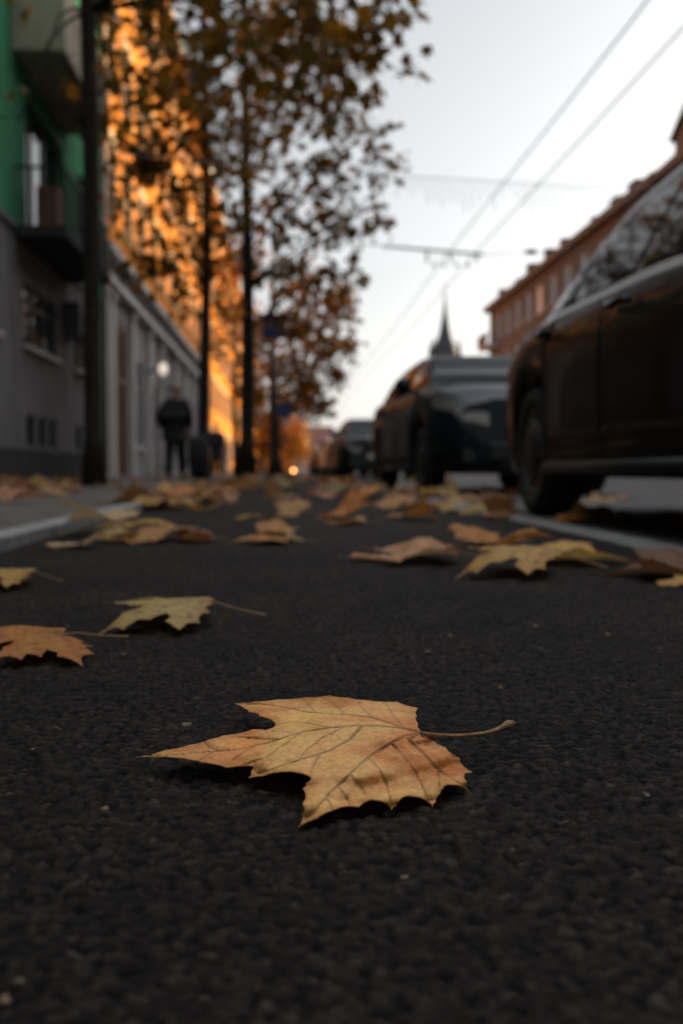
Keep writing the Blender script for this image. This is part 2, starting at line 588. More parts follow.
mb = MB()
y = -8.0
while y < 140:                                      # kerb stones of 1 m with open joints
    mb.box(KX0, KX1, y + 0.006, y + 0.994, -0.05, 0.040 + random.uniform(-.002, .002))
    y += 1.0
off = on_ground(8, 553).y
kerb = struct('kerb', mb, M['kerb'], bevel=0.006)
kerb.location.y = (off % 1.0)
mb = MB()
y = -8.0
while y < 140:
    mb.box(FX0, FX1, y + 0.004, y + 0.996, -0.05, 0.006 + random.uniform(-.002, .002))
    y += 1.0
struct('flush_kerb', mb, M['kerb_flush'], bevel=0.005)
struct('pavement', MB().box(-4.7, KX0 - 0.002, -8, 140, -0.05, PAVE_Z), M['pavement'])
struct('road', MB().box(FX1 + 0.002, 12.5, -30, 400, -0.055, -0.004), M['road'])
struct('road_kerb', MB().box(12.502, 12.65, -30, 300, -0.05, 0.12), M['kerb'])
struct('far_pavement', MB().box(12.652, 16.2, -30, 300, -0.05, 0.115), M['pavement'])

# ------------------------------------------------------------------ leaves on the ground
LEAF_HALF = [(0, 1.0), (.045, .86), (.12, .81), (.115, .70), (.19, .63), (.165, .50), (.28, .55), (.34, .66), (.50, .70), (.66, .82), (.63, .67), (.73, .58),
             (.61, .50), (.67, .40), (.49, .29), (.59, .25), (.68, .29), (.85, .17), (.69, .11), (.66, .02), (.52, .03), (.46, -.07), (.31, -.02), (.22, -.10), (.08, -.05), (0, 0)]
LEAF_VEINS = [[(0, 0), (0, .98)], [(0, .02), (.64, .78)], [(0, .02), (-.64, .78)], [(0, .0), (.45, .10), (.80, .16)], [(0, .0), (-.45, .10), (-.80, .16)],
              [(0, .45), (.16, .64)], [(0, .45), (-.16, .64)], [(.25, .31), (.62, .42)], [(-.25, .31), (-.62, .42)], [(.33, .41), (.40, .64)], [(-.33, .41), (-.40, .64)],
              [(.3, .07), (.48, -.04)], [(-.3, .07), (-.48, -.04)], [(0, .68), (.1, .79)], [(0, .68), (-.1, .79)], [(.45, .1), (.58, .23)], [(-.45, .1), (-.58, .23)]]


def seg_dist(P, A, B):
    AB = B - A
    L = float(AB @ AB) or 1e-12
    t = np.clip(((P - A) @ AB) / L, 0, 1)
    return np.hypot(*(P - (A + t[:, None] * AB)).T), t


def fill_outline(out, step, jitter=0.25, seed=1, hollow=.07):
    """triangulated sheet inside a 2D outline: returns points (n,2) and triangles"""
    r = np.random.default_rng(seed)
    out = np.array(out)
    # resample the outline: hollow between the teeth, slightly ragged
    x_, y_ = out[:, 0], out[:, 1]
    orient = 1.0 if np.sum(x_ * np.roll(y_, -1) - np.roll(x_, -1) * y_) > 0 else -1.0
    pts = []
    for i in range(len(out)):
        a, b = out[i], out[(i + 1) % len(out)]
        L_ = np.hypot(*(b - a))
        n = max(1, int(L_ / step))
        inn = np.array([b[1] - a[1], a[0] - b[0]]) / (L_ + 1e-9) * orient
        for k in range(n):
            u = k / n
            pts.append(a + (b - a) * u + inn * (-hollow * L_ * math.sin(PI * u) + (step * .16 * r.normal() if 0 < k else 0)))
    pts = np.array(pts)
    nb = len(pts)
    lo, hi = out.min(0), out.max(0)
    gx, gy = np.meshgrid(np.arange(lo[0], hi[0], step), np.arange(lo[1], hi[1], step * 0.87))
    gx = gx + (np.arange(gx.shape[0]) % 2)[:, None] * step / 2
    G = np.stack([gx.ravel(), gy.ravel()], 1)
    G += (r.random(G.shape) - .5) * step * jitter
    inside = np.zeros(len(G), bool)
    dmin = np.full(len(G), 9e9)
    for i in range(nb):
        a, b = pts[i], pts[(i + 1) % nb]
        cond = (a[1] > G[:, 1]) != (b[1] > G[:, 1])
        with np.errstate(divide='ignore', invalid='ignore'):
            xi = (b[0] - a[0]) * (G[:, 1] - a[1]) / (b[1] - a[1]) + a[0]
        inside ^= cond & (G[:, 0] < xi)
        dmin = np.minimum(dmin, np.hypot(*(G - a).T))
    G = G[inside & (dmin > step * 0.55)]
    allp = np.concatenate([pts, G])
    edges = [(i, (i + 1) % nb) for i in range(nb)]
    v, e, f, *_ = delaunay_2d_cdt([Vector(p) for p in allp], edges, [list(range(nb))], 1, 1e-7)
    return np.array([(q.x, q.y) for q in v]), [tuple(t) for t in f], pts


def vein_field(P, veins, w0, w1):
    """1 on a rib, 0 away from it; ribs thin out towards their ends"""
    val = np.zeros(len(P))
    for k, pl in enumerate(veins):
        main = k < 5
        n = len(pl) - 1
        for i in range(n):
            d, t = seg_dist(P, np.array(pl[i]), np.array(pl[i + 1]))
            s = (i + t) / n
            w = (w0 if main else w1) * (1 - 0.72 * s)
            val = np.maximum(val, np.clip(1.25 - d / w, 0, 1) * (1.0 if main else 0.75))
    return val


def leaf_mesh(name, P2, tris, Z, vein, rim):
    me = bpy.data.meshes.new(name)
    me.from_pydata([(p[0], p[1], z) for p, z in zip(P2, Z)], [], tris)
    me.update()
    a = me.attributes.new('vein', 'FLOAT', 'POINT')
    a.data.foreach_set('value', vein.astype(np.float32))
    a = me.attributes.new('rim', 'FLOAT', 'POINT')
    a.data.foreach_set('value', rim.astype(np.float32))
    me.polygons.foreach_set('use_smooth', [True] * len(me.polygons))
    me.materials.append(M['litter'])
    return me


HERO_OUT = [(135.9, 757.9), (165, 750.9), (188.6, 745.9), (204.7, 742.1), (208, 740.4), (223.7, 736), (238, 734), (253, 729.8), (267.6, 729.7), (273.5, 728), (275, 725.6), (272, 720.7), (265, 718.2),
            (258.8, 716.8), (257.5, 714), (248.6, 712.8), (247, 710), (244.2, 709), (234, 704), (255.9, 702.0), (276.4, 700.2), (305.7, 697.9), (330, 696.3), (347.6, 698.2), (368, 701), (397.3, 702.5), (417.8, 708.7),
            (416.8, 716.6), (418.2, 724), (423.1, 733.3), (428, 738.6), (433, 741), (445.7, 748), (458.8, 757.6), (472, 773), (465.2, 773.8), (466.5, 782), (469.1, 792.1), (458.8, 786), (447.1, 784.8), (443, 789), (439.8, 794.2), (436, 802), (432.5, 808),
            (426, 801), (420.8, 798.4), (409, 796.2), (403, 797.5), (400.3, 800), (396, 806), (391.5, 810.3), (387, 805), (382.7, 802), (371, 800), (365, 803), (359.3, 807.4), (345, 807), (330, 811.8), (317.4, 818.8), (298.4, 827.6),
            (301, 815), (302.8, 804), (302.8, 789.6), (306, 783), (311.6, 779.3), (308, 776), (301, 773.8), (288, 772), (276.4, 772.9), (264.7, 776.4), (248.6, 778.4), (251, 772), (253, 766.7), (241, 766.5), (226.6, 768.2), (213, 764.5),
            (200.3, 762.6), (187, 759.6), (173.9, 757.9), (153.4, 757.6)]
half = LEAF_HALF
LEAF_OUT = half + [(-x, y) for x, y in half[-2:0:-1]]


def make_variant(k, step=0.05):
    """one curled dry leaf, unit length about 1 (tip to stalk base), plus its stalk"""
    r = np.random.default_rng(100 + k)
    out = np.array(LEAF_OUT if k % 2 else (SHALLOW_OUT if k % 4 else [(-a, b) for a, b in SHALLOW_OUT][::-1]))
    ang = np.arctan2(out[:, 0], out[:, 1] - .3)
    out = out * (1 + 0.10 * np.sin(ang * 2 + r.random() * 6) + 0.05 * (r.random(len(out)) - .5))[:, None]
    P, T, rim_pts = fill_outline(out, step, seed=k, hollow=.05)
    x, y = P[:, 0], P[:, 1] - 0.35
    style = k % 7
    ph = r.random() * 6
    if style == 0:     # arched along the midrib (edges down)
        z = -0.42 * x ** 2 - 0.20 * y ** 2
    elif style == 1:   # dome, lobes touching down
        z = -0.33 * (x ** 2 + y ** 2) + 0.05 * np.sin(5 * x + ph)
    elif style == 2:   # one side curled over
        z = np.where(x > 0, 0.75 * x ** 2, 0.05 * x ** 2) - 0.22 * y ** 2
    elif style == 3:   # nearly flat, wavy
        z = 0.06 * np.sin(6 * x + ph) + 0.05 * np.sin(7 * y + ph * 2) - 0.1 * y ** 2
    elif style == 4:   # tip curled up
        z = 0.35 * np.clip(y, 0, 9) ** 2 - 0.30 * x ** 2
    elif style == 5:   # crumpled
        z = 0.11 * np.sin(5 * x + ph) * np.cos(4 * y) + 0.16 * np.abs(x) - 0.25 * y ** 2
    else:              # folded along the midrib
        z = 0.42 * np.abs(x) - 0.35 * y ** 2
    rr = np.hypot(x, y)
    z = z + (0.05 if k < 7 else .09) * np.sin(np.arctan2(x, y) * 5 + ph) * rr ** 1.5 + (.05 if k < 7 else .16) * np.clip(rr - .45, 0, 1) * np.sin(np.arctan2(x, y) * 3 + ph * 3) + 0.012 * np.sin(17 * x + ph) * np.sin(15 * y)
    vein = vein_field(P, LEAF_VEINS, 0.022, 0.014)
    z = z - 0.012 * vein
    dm = np.full(len(P), 9.0)
    for q in rim_pts:
        dm = np.minimum(dm, np.hypot(*(P - q).T))
    rim = np.clip(1 - dm / 0.10, 0, 1)
    # settle: mean of the lowest points on the ground
    z = z - np.sort(z)[: max(3, len(z) // 40)].mean()
    me = leaf_mesh('blade', P, T, z, vein, rim)
    # stalk
    i0 = np.argmin(np.hypot(P[:, 0], P[:, 1]))
    z0 = z[i0]
    bend = r.uniform(-.2, .2)
    pts = [(0, 0.04, z0 + .004), (bend * .1, -.12, z0 * .9 + .02), (bend * .5, -.32, max(z0 * .6, .03)), (bend, -.52, max(z0 * .35, .03)), (bend * 1.1, -.56, max(z0 * .3, .028))]
    s = MB().tube(pts, [.014, .012, .012, .017, .024], 6)
    so = s.build('stalk', M['stalk'], None, True)
    sm = so.data
    bpy.data.objects.remove(so)
    return me, sm



def shallow_outline():
    """broad, shallow-lobed outline in leaf units (stalk base at the origin, tip up)"""
    q = [on_ground(a, b, .014) for a, b in HERO_OUT]
    j, tip = on_ground(423, 733, .022), on_ground(136, 758, .010)
    d = (tip - j).to_2d()
    L = d.length
    d = d / L
    return [((p - j).to_2d().dot(Vector((d.y, -d.x))) / L, (p - j).to_2d().dot(d) / L) for p in q]


SHALLOW_OUT = shallow_outline()
VARIANTS = [make_variant(k) for k in range(14)]
PAL = {'tan': (0.44, 0.235, 0.085), 'orange': (0.48, 0.20, 0.055), 'olive': (0.38, 0.265, 0.11), 'yellow': (0.47, 0.285, 0.085), 'brown': (0.26, 0.12, 0.045),
       'pink': (0.42, 0.215, 0.125), 'dark': (0.17, 0.085, 0.04), 'pale': (0.52, 0.40, 0.24)}
LEAF_N = [0]


def place_leaf(x, y, z, size, rz, var, colour, label, group=None, tilt=(0, 0), parts=True, cat='leaf', flat=.8):
    me, sm = VARIANTS[var % len(VARIANTS)]
    c = PAL[colour]
    j = random.uniform(.85, 1.12)
    colr = (c[0] * j, c[1] * j * random.uniform(.93, 1.07), c[2] * j, 1)
    e = thing('fallen_leaf', label, cat, (x, y, z), 0, group) if parts else None
    if parts:
        e.rotation_euler = (tilt[0], tilt[1], rz)
        e.scale = (size, size, size * flat)
        b = link('blade', me, e)
        b.color = colr
        s = link('stalk', sm, e)
    else:
        b = link('fallen_leaf', me)
        b.location = (x, y, z)
        b.rotation_euler = (tilt[0], tilt[1], rz)
        b.scale = (size, size, size * flat)
        b.color = colr
        tag(b, label, cat, group)
    LEAF_N[0] += 1
    return e or b


# ---- the leaf in focus: outline, ribs and height of the real leaf
HERO_VEINS = [[(423, 733), (400, 728.5), (380, 726.6), (355, 726), (330, 728), (310, 731), (294, 735), (264.7, 744), (240, 749.5), (190, 754), (140, 757.6)],
              [(423, 733), (400, 727), (373.9, 718.5), (350, 715.3), (330, 714.5), (305, 712.4), (285, 707.5), (262, 704.5), (236, 704.2)],
              [(423, 733), (405, 736), (388.6, 743), (370, 756.5), (353.4, 771), (330, 793), (314, 811), (299.5, 826.5)],
              [(421, 733), (409, 738.6), (425, 755), (444, 774), (456, 781), (468, 790)],
              [(362, 727), (350, 740), (330, 751), (300, 760), (270, 770), (250, 777.5)],
              [(391.5, 742), (404, 757), (415, 771), (424, 790), (431.8, 807)], [(368, 758), (378, 768), (385.6, 781), (390, 797), (391.4, 809)], [(350.5, 774), (360, 785), (366, 797)],
              [(338, 786), (345, 795), (350, 806)], [(325, 798), (330, 804), (332, 810)], [(373, 718), (364, 711), (358, 702)], [(405, 729), (395, 718), (385.6, 704)], [(345, 715.5), (337, 707), (322, 697.5)],
              [(316, 714), (309, 706), (303, 698.5)], [(330, 728), (310, 724), (290, 722), (278, 725)], [(300, 733), (280, 732.5), (262, 730.5)], [(280, 739), (255, 739), (226, 737)], [(345, 727), (322, 738), (305, 752), (300, 760)],
              [(300, 734), (280, 748), (268, 757), (243, 766)], [(255, 747), (240, 755), (226, 766)], [(320, 755), (314, 765), (310, 776)], [(285, 765), (278, 769), (274, 772.5)], [(409, 739), (425, 745), (456, 758)], [(431, 762), (438, 770), (440, 792)],
              [(222, 751), (210, 748), (205, 743)], [(215, 752), (205, 757), (198, 761)]]


def hero_height(px, py):
    """height of the sheet above the asphalt, given where on the leaf it is seen"""
    z = np.full(len(px), 0.0)
    ctl = [(423, 733, .026), (380, 727, .027), (330, 728, .026), (290, 735, .022), (240, 748, .016), (190, 753, .013), (136, 758, .010), (234, 704, .014), (275, 705, .020), (330, 699, .020),
           (398, 704, .019), (418, 709, .017), (350, 716, .023), (275, 726, .021), (353, 771, .020), (330, 792, .012), (299, 827, .003), (250, 777, .008), (226, 767, .012), (305, 776, .017), (303, 795, .011), (285, 770, .016),
           (359, 806, .006), (371, 799, .009), (391, 809, .003), (409, 795, .009), (432, 807, .003), (447, 784, .010), (469, 791, .003), (472, 773, .008), (445, 748, .019), (410, 760, .018), (180, 757, .013), (300, 755, .020)]
    C = np.array(ctl)
    W = np.zeros(len(px))
    for cx, cy, cz in C:
        d2 = (px - cx) ** 2 + ((py - cy) * 2.2) ** 2
        w = 1.0 / (d2 + 60.0) ** 1.5
        z += w * cz
        W += w
    return z / W


def make_hero():
    # work in a flattened pixel space (stretch y by the foreshortening) for an even sheet
    S = 3.2
    flat = lambda L: [(a, b * S) for a, b in L]
    P, T, rim_pts = fill_outline(flat(HERO_OUT), 2.1, seed=42)
    vein = vein_field(P, [flat(v) for v in HERO_VEINS], 2.9, 1.7)
    soft = vein_field(P, [flat(v) for v in HERO_VEINS], 13.0, 9.0)
    px, py = P[:, 0], P[:, 1] / S
    z = hero_height(px, py)
    dm = np.full(len(P), 999.0)
    for q in rim_pts:
        dm = np.minimum(dm, np.hypot(*(P - q).T))
    z = z + 0.0010 * np.sin(px * .075 + 1) * np.sin(py * .21) - 0.0008 * soft + 0.0006 * vein
    rim = np.clip(1 - dm / 16.0, 0, 1)
    W = [on_ground(a, b, max(zz, .003)) for a, b, zz in zip(px, py, z)]
    base = W[int(np.argmin((px - 423) ** 2 + (py - 733) ** 2))]
    org = Vector((base.x, base.y, 0))
    e = thing('fallen_leaf', 'large sharply focused tan leaf alone in front on dark asphalt, stalk pointing right', 'leaf', org, 0, 'fallen leaves lying singly on the path')
    me = leaf_mesh('blade', [(p.x - org.x, p.y - org.y) for p in W], T, np.array([p.z for p in W]), vein, rim)
    b = link('blade', me, e)
    b.color = (0.78, 0.44, 0.165, 1)
    so = b.modifiers.new('thickness', 'SOLIDIFY')
    so.thickness = 0.0006
    so.offset = -1
    pts = [(421, 733, .0268), (428, 734.2, .0272), (440, 735.2, .0265), (455, 735.6, .0255), (470, 735, .0245), (485, 733, .0235), (496, 730, .0228), (503, 727, .0225), (508, 724.6, .0222), (513, 723.6, .022)]
    Q = [on_ground(a, b_, z_) - org for a, b_, z_ in pts]
    s = MB().tube(Q, [.0014, .00135, .0013, .00125, .00125, .0013, .0016, .0024, .0035, .0026], 10)
    s.build('stalk', M['stalk'], e, True)


make_hero()

G1 = 'fallen leaves lying singly on the path'


def leaf_px(px, py, wpx, rz, var, colour, label, z=0.0, tilt=(0, 0), group=G1, flat=.72):
    p = on_ground(px, py, z)
    size = wpx / FPX * p.y / 1.45
    p.x += math.sin(rz) * .4 * size
    p.y -= math.cos(rz) * .4 * size
    return place_leaf(p.x, p.y, z + 0.001, size, rz, var, colour, label, group, tilt, flat=flat)


leaf_px(14, 652, 180, R(122), 1, 'orange', 'orange tan leaf cut by the left photo edge, in front of the arched olive one', flat=.55)
leaf_px(160, 621, 158, R(93), 7, 'olive', 'arched olive leaf behind and left of the sharp tan leaf, thin stalk to the right', flat=.52)
leaf_px(2, 586, 90, R(95), 7, 'yellow', 'small yellow olive leaf at the left photo edge just this side of the kerb')
leaf_px(262, 543, 84, R(80), 2, 'tan', 'curled tan leaf alone on the path, right of the cluster at the kerb end')
leaf_px(405, 560, 150, R(92), 3, 'pink', 'flat pinkish tan leaf, leftmost of the row of big leaves on the right')
leaf_px(502, 545, 112, R(-60), 5, 'orange', 'crumpled orange brown leaf standing behind the row of big leaves on the right')
leaf_px(508, 572, 146, R(75), 7, 'yellow', 'yellow olive leaf with drooping lobes, nearest of the row of big leaves on the right')
leaf_px(582, 562, 125, R(-100), 12, 'yellow', 'golden leaf lying between the yellow olive leaf and the dark brown leaf on the right')
leaf_px(648, 576, 125, R(60), 6, 'dark', 'dark brown folded leaf near the right edge of the photo')
leaf_px(686, 584, 60, R(20), 4, 'yellow', 'yellow leaf cut by the right edge of the photo beside the dark brown leaf')
leaf_px(92, 522, 92, R(58), 6, 'pale', 'pale folded leaf lying over the left kerb stones', z=0.042, tilt=(0, R(8)))
leaf_px(75, 547, 62, R(-20), 2, 'pale', 'pale curled leaf at the foot of the left kerb, first of its cluster')
leaf_px(115, 541, 70, R(110), 5, 'olive', 'olive crumpled leaf in the cluster at the foot of the left kerb')
leaf_px(160, 540, 95, R(60), 0, 'tan', 'tan arched leaf in the middle of the cluster below the left kerb')
leaf_px(200, 541, 72, R(-80), 5, 'brown', 'brown crumpled leaf at the right end of the cluster below the left kerb')
leaf_px(285, 540, 58, R(-110), 6, 'olive', 'dark olive folded leaf touching the curled tan leaf on the path')
leaf_px(135, 530, 75, R(20), 1, 'yellow', 'yellowish leaf leaning on the kerb behind the tan arched leaf')
leaf_px(345, 524, 58, R(75), 3, 'tan', 'flat tan leaf in the middle of the path beyond the pinkish leaf')
leaf_px(415, 519, 66, R(-75), 2, 'orange', 'orange leaf curled on one side in the middle of the path near the flush kerb')
leaf_px(250, 519, 28, R(30), 0, 'yellow', 'small yellow leaf lying alone on the asphalt beyond the kerb cluster')
leaf_px(385, 555, 40, R(-30), 11, 'brown', 'small brown leaf tucked under the edge of the flat pinkish leaf')

COLS = ['tan', 'orange', 'olive', 'yellow', 'brown', 'brown', 'tan', 'pink', 'dark']


def scatter(n, fx, fy, zf, size, label, group, tall=0.35):
    for i in range(n):
        x, y = fx(), fy()
        x = x(y) if callable(x) else x
        place_leaf(x, y, zf(x), random.uniform(*size), random.uniform(-PI, PI), random.randrange(14), random.choice(COLS), label, group,
                   (random.gauss(0, .18), random.gauss(0, .18)), parts=(y < 9), cat='leaf')


def zone(x):
    return PAVE_Z if x < KX0 else (0.042 if x < KX1 else 0.002)


def ypow(a, b, p=1.6):
    return lambda: a + (b - a) * random.random() ** p


scatter(56, lambda: KX1 + abs(random.gauss(0, .22)) - .06, ypow(5.6, 24), zone, (.17, .27), 'dry brown leaf among many heaped along the left kerb', 'dry leaves heaped along the left kerb')
scatter(28, lambda: random.uniform(-.5, .8), ypow(4.6, 32), zone, (.17, .25), 'dry leaf scattered on the far part of the asphalt path', 'dry leaves scattered on the far path')
scatter(42, lambda: random.gauss(.98, .16), ypow(4.0, 26), zone, (.16, .24), 'dry leaf lying along the flush kerb by the parked cars', 'dry leaves along the flush kerb')
scatter(22, lambda: random.uniform(1.2, 2.6), ypow(4.0, 20), lambda x: -.002, (.15, .22), 'dry leaf lying on the roadway beside the parked cars', 'dry leaves under the parked cars')
scatter(36, lambda: random.uniform(-3.2, KX0), ypow(5.5, 24), zone, (.16, .24), 'dry leaf scattered on the grey pavement left of the kerb', 'dry leaves on the pavement')
scatter(44, lambda: random.gauss(-3.3, .6), lambda: random.uniform(9, 14.5), zone, (.18, .28), 'dry brown leaf in the drift before the grey wall', 'dry leaves drifted before the grey wall')

mb = MB()
for i in range(170):
    y = .35 + 4.5 * random.random() ** 1.4
    x = random.uniform(-.7, .9)
    r_ = random.uniform(.0015, .006)
    a0 = random.random() * 6
    n_ = random.choice((4, 5, 6))
    mb.add([(x + math.cos(a0 + 2 * PI * k / n_) * r_ * random.uniform(.4, 1), y + math.sin(a0 + 2 * PI * k / n_) * r_ * random.uniform(.4, 1), .0015 + random.uniform(0, .004)) for k in range(n_)], [tuple(range(n_))])
tag(mb.build('leaf_crumbs', plain('leaf crumbs', (.10, .06, .03), .8, var=.6, scale=60)), kind='stuff')

# ------------------------------------------------------------------ trees
LEAFLET = [(0, 0), (.20, .02), (.46, .14), (.26, .30), (.47, .62), (.16, .56), (0, 1.0)]


def crown_mesh(name, centers, sizes, tones, seed):
    """many lobed leaves, each folded a little along its rib and hanging"""
    r = np.random.default_rng(seed)
    n = len(centers)
    L = np.array(LEAFLET)
    k = len(L)
    loc = np.concatenate([np.stack([L[:, 0], L[:, 1], -.25 * L[:, 0]], 1), np.stack([-L[1:-1, 0], L[1:-1, 1], -.25 * L[1:-1, 0]], 1)])
    m = len(loc)
    # orientation: hanging direction d, normal random
    d = np.stack([r.normal(0, .7, n), r.normal(0, .7, n), -np.abs(r.normal(.55, .5, n))], 1)
    d /= np.linalg.norm(d, axis=1)[:, None]
    q = r.normal(0, 1, (n, 3))
    s = np.cross(d, q)
    s /= np.linalg.norm(s, axis=1)[:, None]
    nn = np.cross(s, d)
    V = centers[:, None, :] + sizes[:, None, None] * (loc[None, :, 0:1] * s[:, None] + loc[None, :, 1:2] * d[:, None] + loc[None, :, 2:3] * nn[:, None])
    right = list(range(k))
    left = [0] + [k + i for i in range(k - 2)] + [k - 1]
    base = (np.arange(n) * m)[:, None]
    f = np.stack([base + np.array(right), base + np.array(left[::-1])], 1).reshape(-1, k)
    me = bpy.data.meshes.new(name)
    co = V.reshape(-1, 3)
    me.vertices.add(len(co))
    me.vertices.foreach_set('co', co.ravel())
    me.loops.add(f.size)
    me.loops.foreach_set('vertex_index', f.ravel().astype(np.int32))
    me.polygons.add(len(f))
    me.polygons.foreach_set('loop_start', np.arange(0, f.size, k, dtype=np.int32))
    me.update(calc_edges=True)
    a = me.color_attributes.new('tone', 'FLOAT_COLOR', 'POINT')
    cols = np.repeat(np.concatenate([tones, np.ones((n, 1))], 1), m, axis=0)
    a.data.foreach_set('color', cols.astype(np.float32).ravel())
    me.materials.append(M['foliage'])
    return me


def make_tree(label, base, trunk_top, r0, r1, blobs, leaf, palette, seed, lean=(0, 0), limbs_from=0.5, group='plane trees along the pavement', low_limbs=(), twig_len=.5):
    """blobs: (x, y, z, radius, leaves) relative to the tree base"""
    r = np.random.default_rng(seed)
    t = thing('plane_tree', label, 'tree', base, 0, group)
    mb = MB()
    n = 14
    H = trunk_top
    spine = []
    for i in range(n + 1):
        u = i / n
        spine.append(Vector((lean[0] * u + .05 * math.sin(u * 5 + seed), lean[1] * u + .05 * math.cos(u * 4 + seed), H * u)))
    rad = [r0 * (1 + .55 * max(0, 1 - i / n * 40)) * (1 - u) + r1 * u for i, u in ((i, i / n) for i in range(n + 1))]
    mb.tube(spine, rad, 14)
    mb.build('trunk', M['bark'], t, True)
    lm = MB()
    tw = MB()
    cs, ss, tn = [], [], []
    for (bx, by, bz, br, bn) in blobs:
        c = Vector((bx, by, bz))
        hz = min(max(bz - math.hypot(bx, by) * .35, H * limbs_from), H * .97)
        i = min(n - 1, int(hz / H * n))
        s0 = spine[i]
        mid = s0.lerp(c, .5) + Vector((r.normal(0, .1), r.normal(0, .1), .12 * (c - s0).length))
        rr = max(.012, rad[i] * .26)
        lm.tube([s0, s0.lerp(mid, .5) + Vector((0, 0, .05)), mid, mid.lerp(c, .55), c], [rr, rr * .8, rr * .6, rr * .45, rr * .3], 7)
        nt_ = max(4, bn // 9)
        for k in range(nt_):
            dv = r.normal(0, 1, 3)
            dv /= np.linalg.norm(dv)
            rad_ = br * (0.35 + .65 * r.random() ** .5)
            e = Vector((c.x + dv[0] * rad_, c.y + dv[1] * rad_, c.z + dv[2] * rad_ * .9))
            st = c.lerp(e, r.uniform(.0, .35))
            md = st.lerp(e, .5) + Vector((r.normal(0, .06), r.normal(0, .06), r.normal(.04, .06)))
            tw.tube([st, md, e], [rr * .22 + .004, .006, .003], 4, cap=False)
            m_ = bn // nt_
            for q in range(m_):
                u = r.uniform(.35, 1.05)
                p = (md.lerp(e, (u - .5) * 2) if u > .5 else st.lerp(md, u * 2)) + Vector(r.normal(0, .10 + br * .12, 3))
                cs.append(p)
                ss.append(leaf * r.uniform(.65, 1.25))
                a = palette[r.integers(len(palette))]
                tn.append(np.array(a) * r.uniform(.75, 1.25))
    for pts, rr in low_limbs:
        lm.tube(pts, [rr * (1 - .8 * i / (len(pts) - 1)) for i in range(len(pts))], 6)
    lm.add(tw.v, tw.f)
    lm.build('limbs', M['bark'], t, True)
    me = crown_mesh('crown', np.array(cs), np.array(ss), np.array(tn), seed)
    link('crown', me, t)
    return t


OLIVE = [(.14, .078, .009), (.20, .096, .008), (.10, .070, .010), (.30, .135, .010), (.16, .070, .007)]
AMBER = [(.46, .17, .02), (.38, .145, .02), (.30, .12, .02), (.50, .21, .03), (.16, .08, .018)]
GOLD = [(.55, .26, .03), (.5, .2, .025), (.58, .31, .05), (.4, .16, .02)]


def blobs_px(base, lst, dens=1.0):
    """crown masses listed as seen (x, y) with their distance, radius in metres, leaf count"""
    out = []
    for px, py, d, r_, n_ in lst:
        v = ray(px, py)
        p = Vector((0, 0, H_CAM)) + v * (d / v.y)
        out.append((p.x - base[0], p.y - base[1], p.z - base[2], r_, max(5, int(n_ * dens))))
    return out


B1 = (-2.14, 12.0, PAVE_Z - .02)
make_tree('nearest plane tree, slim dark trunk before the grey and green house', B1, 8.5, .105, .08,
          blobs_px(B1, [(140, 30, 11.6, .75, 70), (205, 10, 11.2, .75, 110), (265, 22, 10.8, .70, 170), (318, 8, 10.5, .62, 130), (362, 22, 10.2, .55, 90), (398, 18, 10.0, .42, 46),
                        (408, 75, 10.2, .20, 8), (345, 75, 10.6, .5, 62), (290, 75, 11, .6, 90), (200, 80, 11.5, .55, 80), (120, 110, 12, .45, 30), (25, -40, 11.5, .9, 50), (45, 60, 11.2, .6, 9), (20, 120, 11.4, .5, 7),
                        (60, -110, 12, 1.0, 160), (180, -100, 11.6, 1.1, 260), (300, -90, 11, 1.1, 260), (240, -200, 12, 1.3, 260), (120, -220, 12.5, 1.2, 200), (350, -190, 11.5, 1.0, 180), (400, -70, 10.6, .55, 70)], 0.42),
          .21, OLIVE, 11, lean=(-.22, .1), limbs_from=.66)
B2 = (-1.63, 20.8, PAVE_Z - .02)
make_tree('second plane tree from the camera, thin trunk standing beside the walking person', B2, 11, .125, .05,
          blobs_px(B2, [(140, 120, 20.5, 1.2, 250), (190, 60, 20.5, 1.3, 330), (150, 30, 20.5, 1.2, 280), (150, 180, 20.6, 1.1, 330), (175, 250, 20.8, 1.0, 230), (128, 160, 20.8, .8, 150), (165, 90, 20.6, 1.2, 300), (125, 60, 20.8, 1.0, 200), (150, 270, 20.9, .6, 90), (200, 150, 20.5, 1.1, 260), (240, 100, 20, 1.2, 300), (175, 215, 20.8, .9, 120), (225, 215, 20.4, .95, 170),
                        (130, 230, 20.8, .7, 60), (210, 280, 20.8, .7, 80), (180, 300, 20.8, .6, 40), (280, 40, 20, 1.2, 300), (170, -60, 20.5, 1.5, 300), (250, -70, 20.5, 1.5, 300)], 0.45),
          .23, OLIVE + [(.42, .15, .012), (.32, .12, .012)], 12, lean=(.1, .1), limbs_from=.4)
B3 = (-.93, 24.8, PAVE_Z - .02)
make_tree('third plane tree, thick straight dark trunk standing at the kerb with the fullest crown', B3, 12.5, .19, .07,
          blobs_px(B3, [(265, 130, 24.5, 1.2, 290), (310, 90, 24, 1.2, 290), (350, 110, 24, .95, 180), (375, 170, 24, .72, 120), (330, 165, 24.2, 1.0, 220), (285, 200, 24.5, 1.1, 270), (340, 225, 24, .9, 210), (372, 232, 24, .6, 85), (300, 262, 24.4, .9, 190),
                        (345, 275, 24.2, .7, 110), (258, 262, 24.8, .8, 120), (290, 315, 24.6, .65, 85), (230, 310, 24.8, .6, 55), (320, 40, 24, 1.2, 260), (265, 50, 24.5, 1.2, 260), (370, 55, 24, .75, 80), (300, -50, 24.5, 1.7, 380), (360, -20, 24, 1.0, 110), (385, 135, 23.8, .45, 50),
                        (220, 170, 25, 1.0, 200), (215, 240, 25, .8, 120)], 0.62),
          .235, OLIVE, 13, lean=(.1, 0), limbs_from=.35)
B4 = (-.42, 43, PAVE_Z - .03)
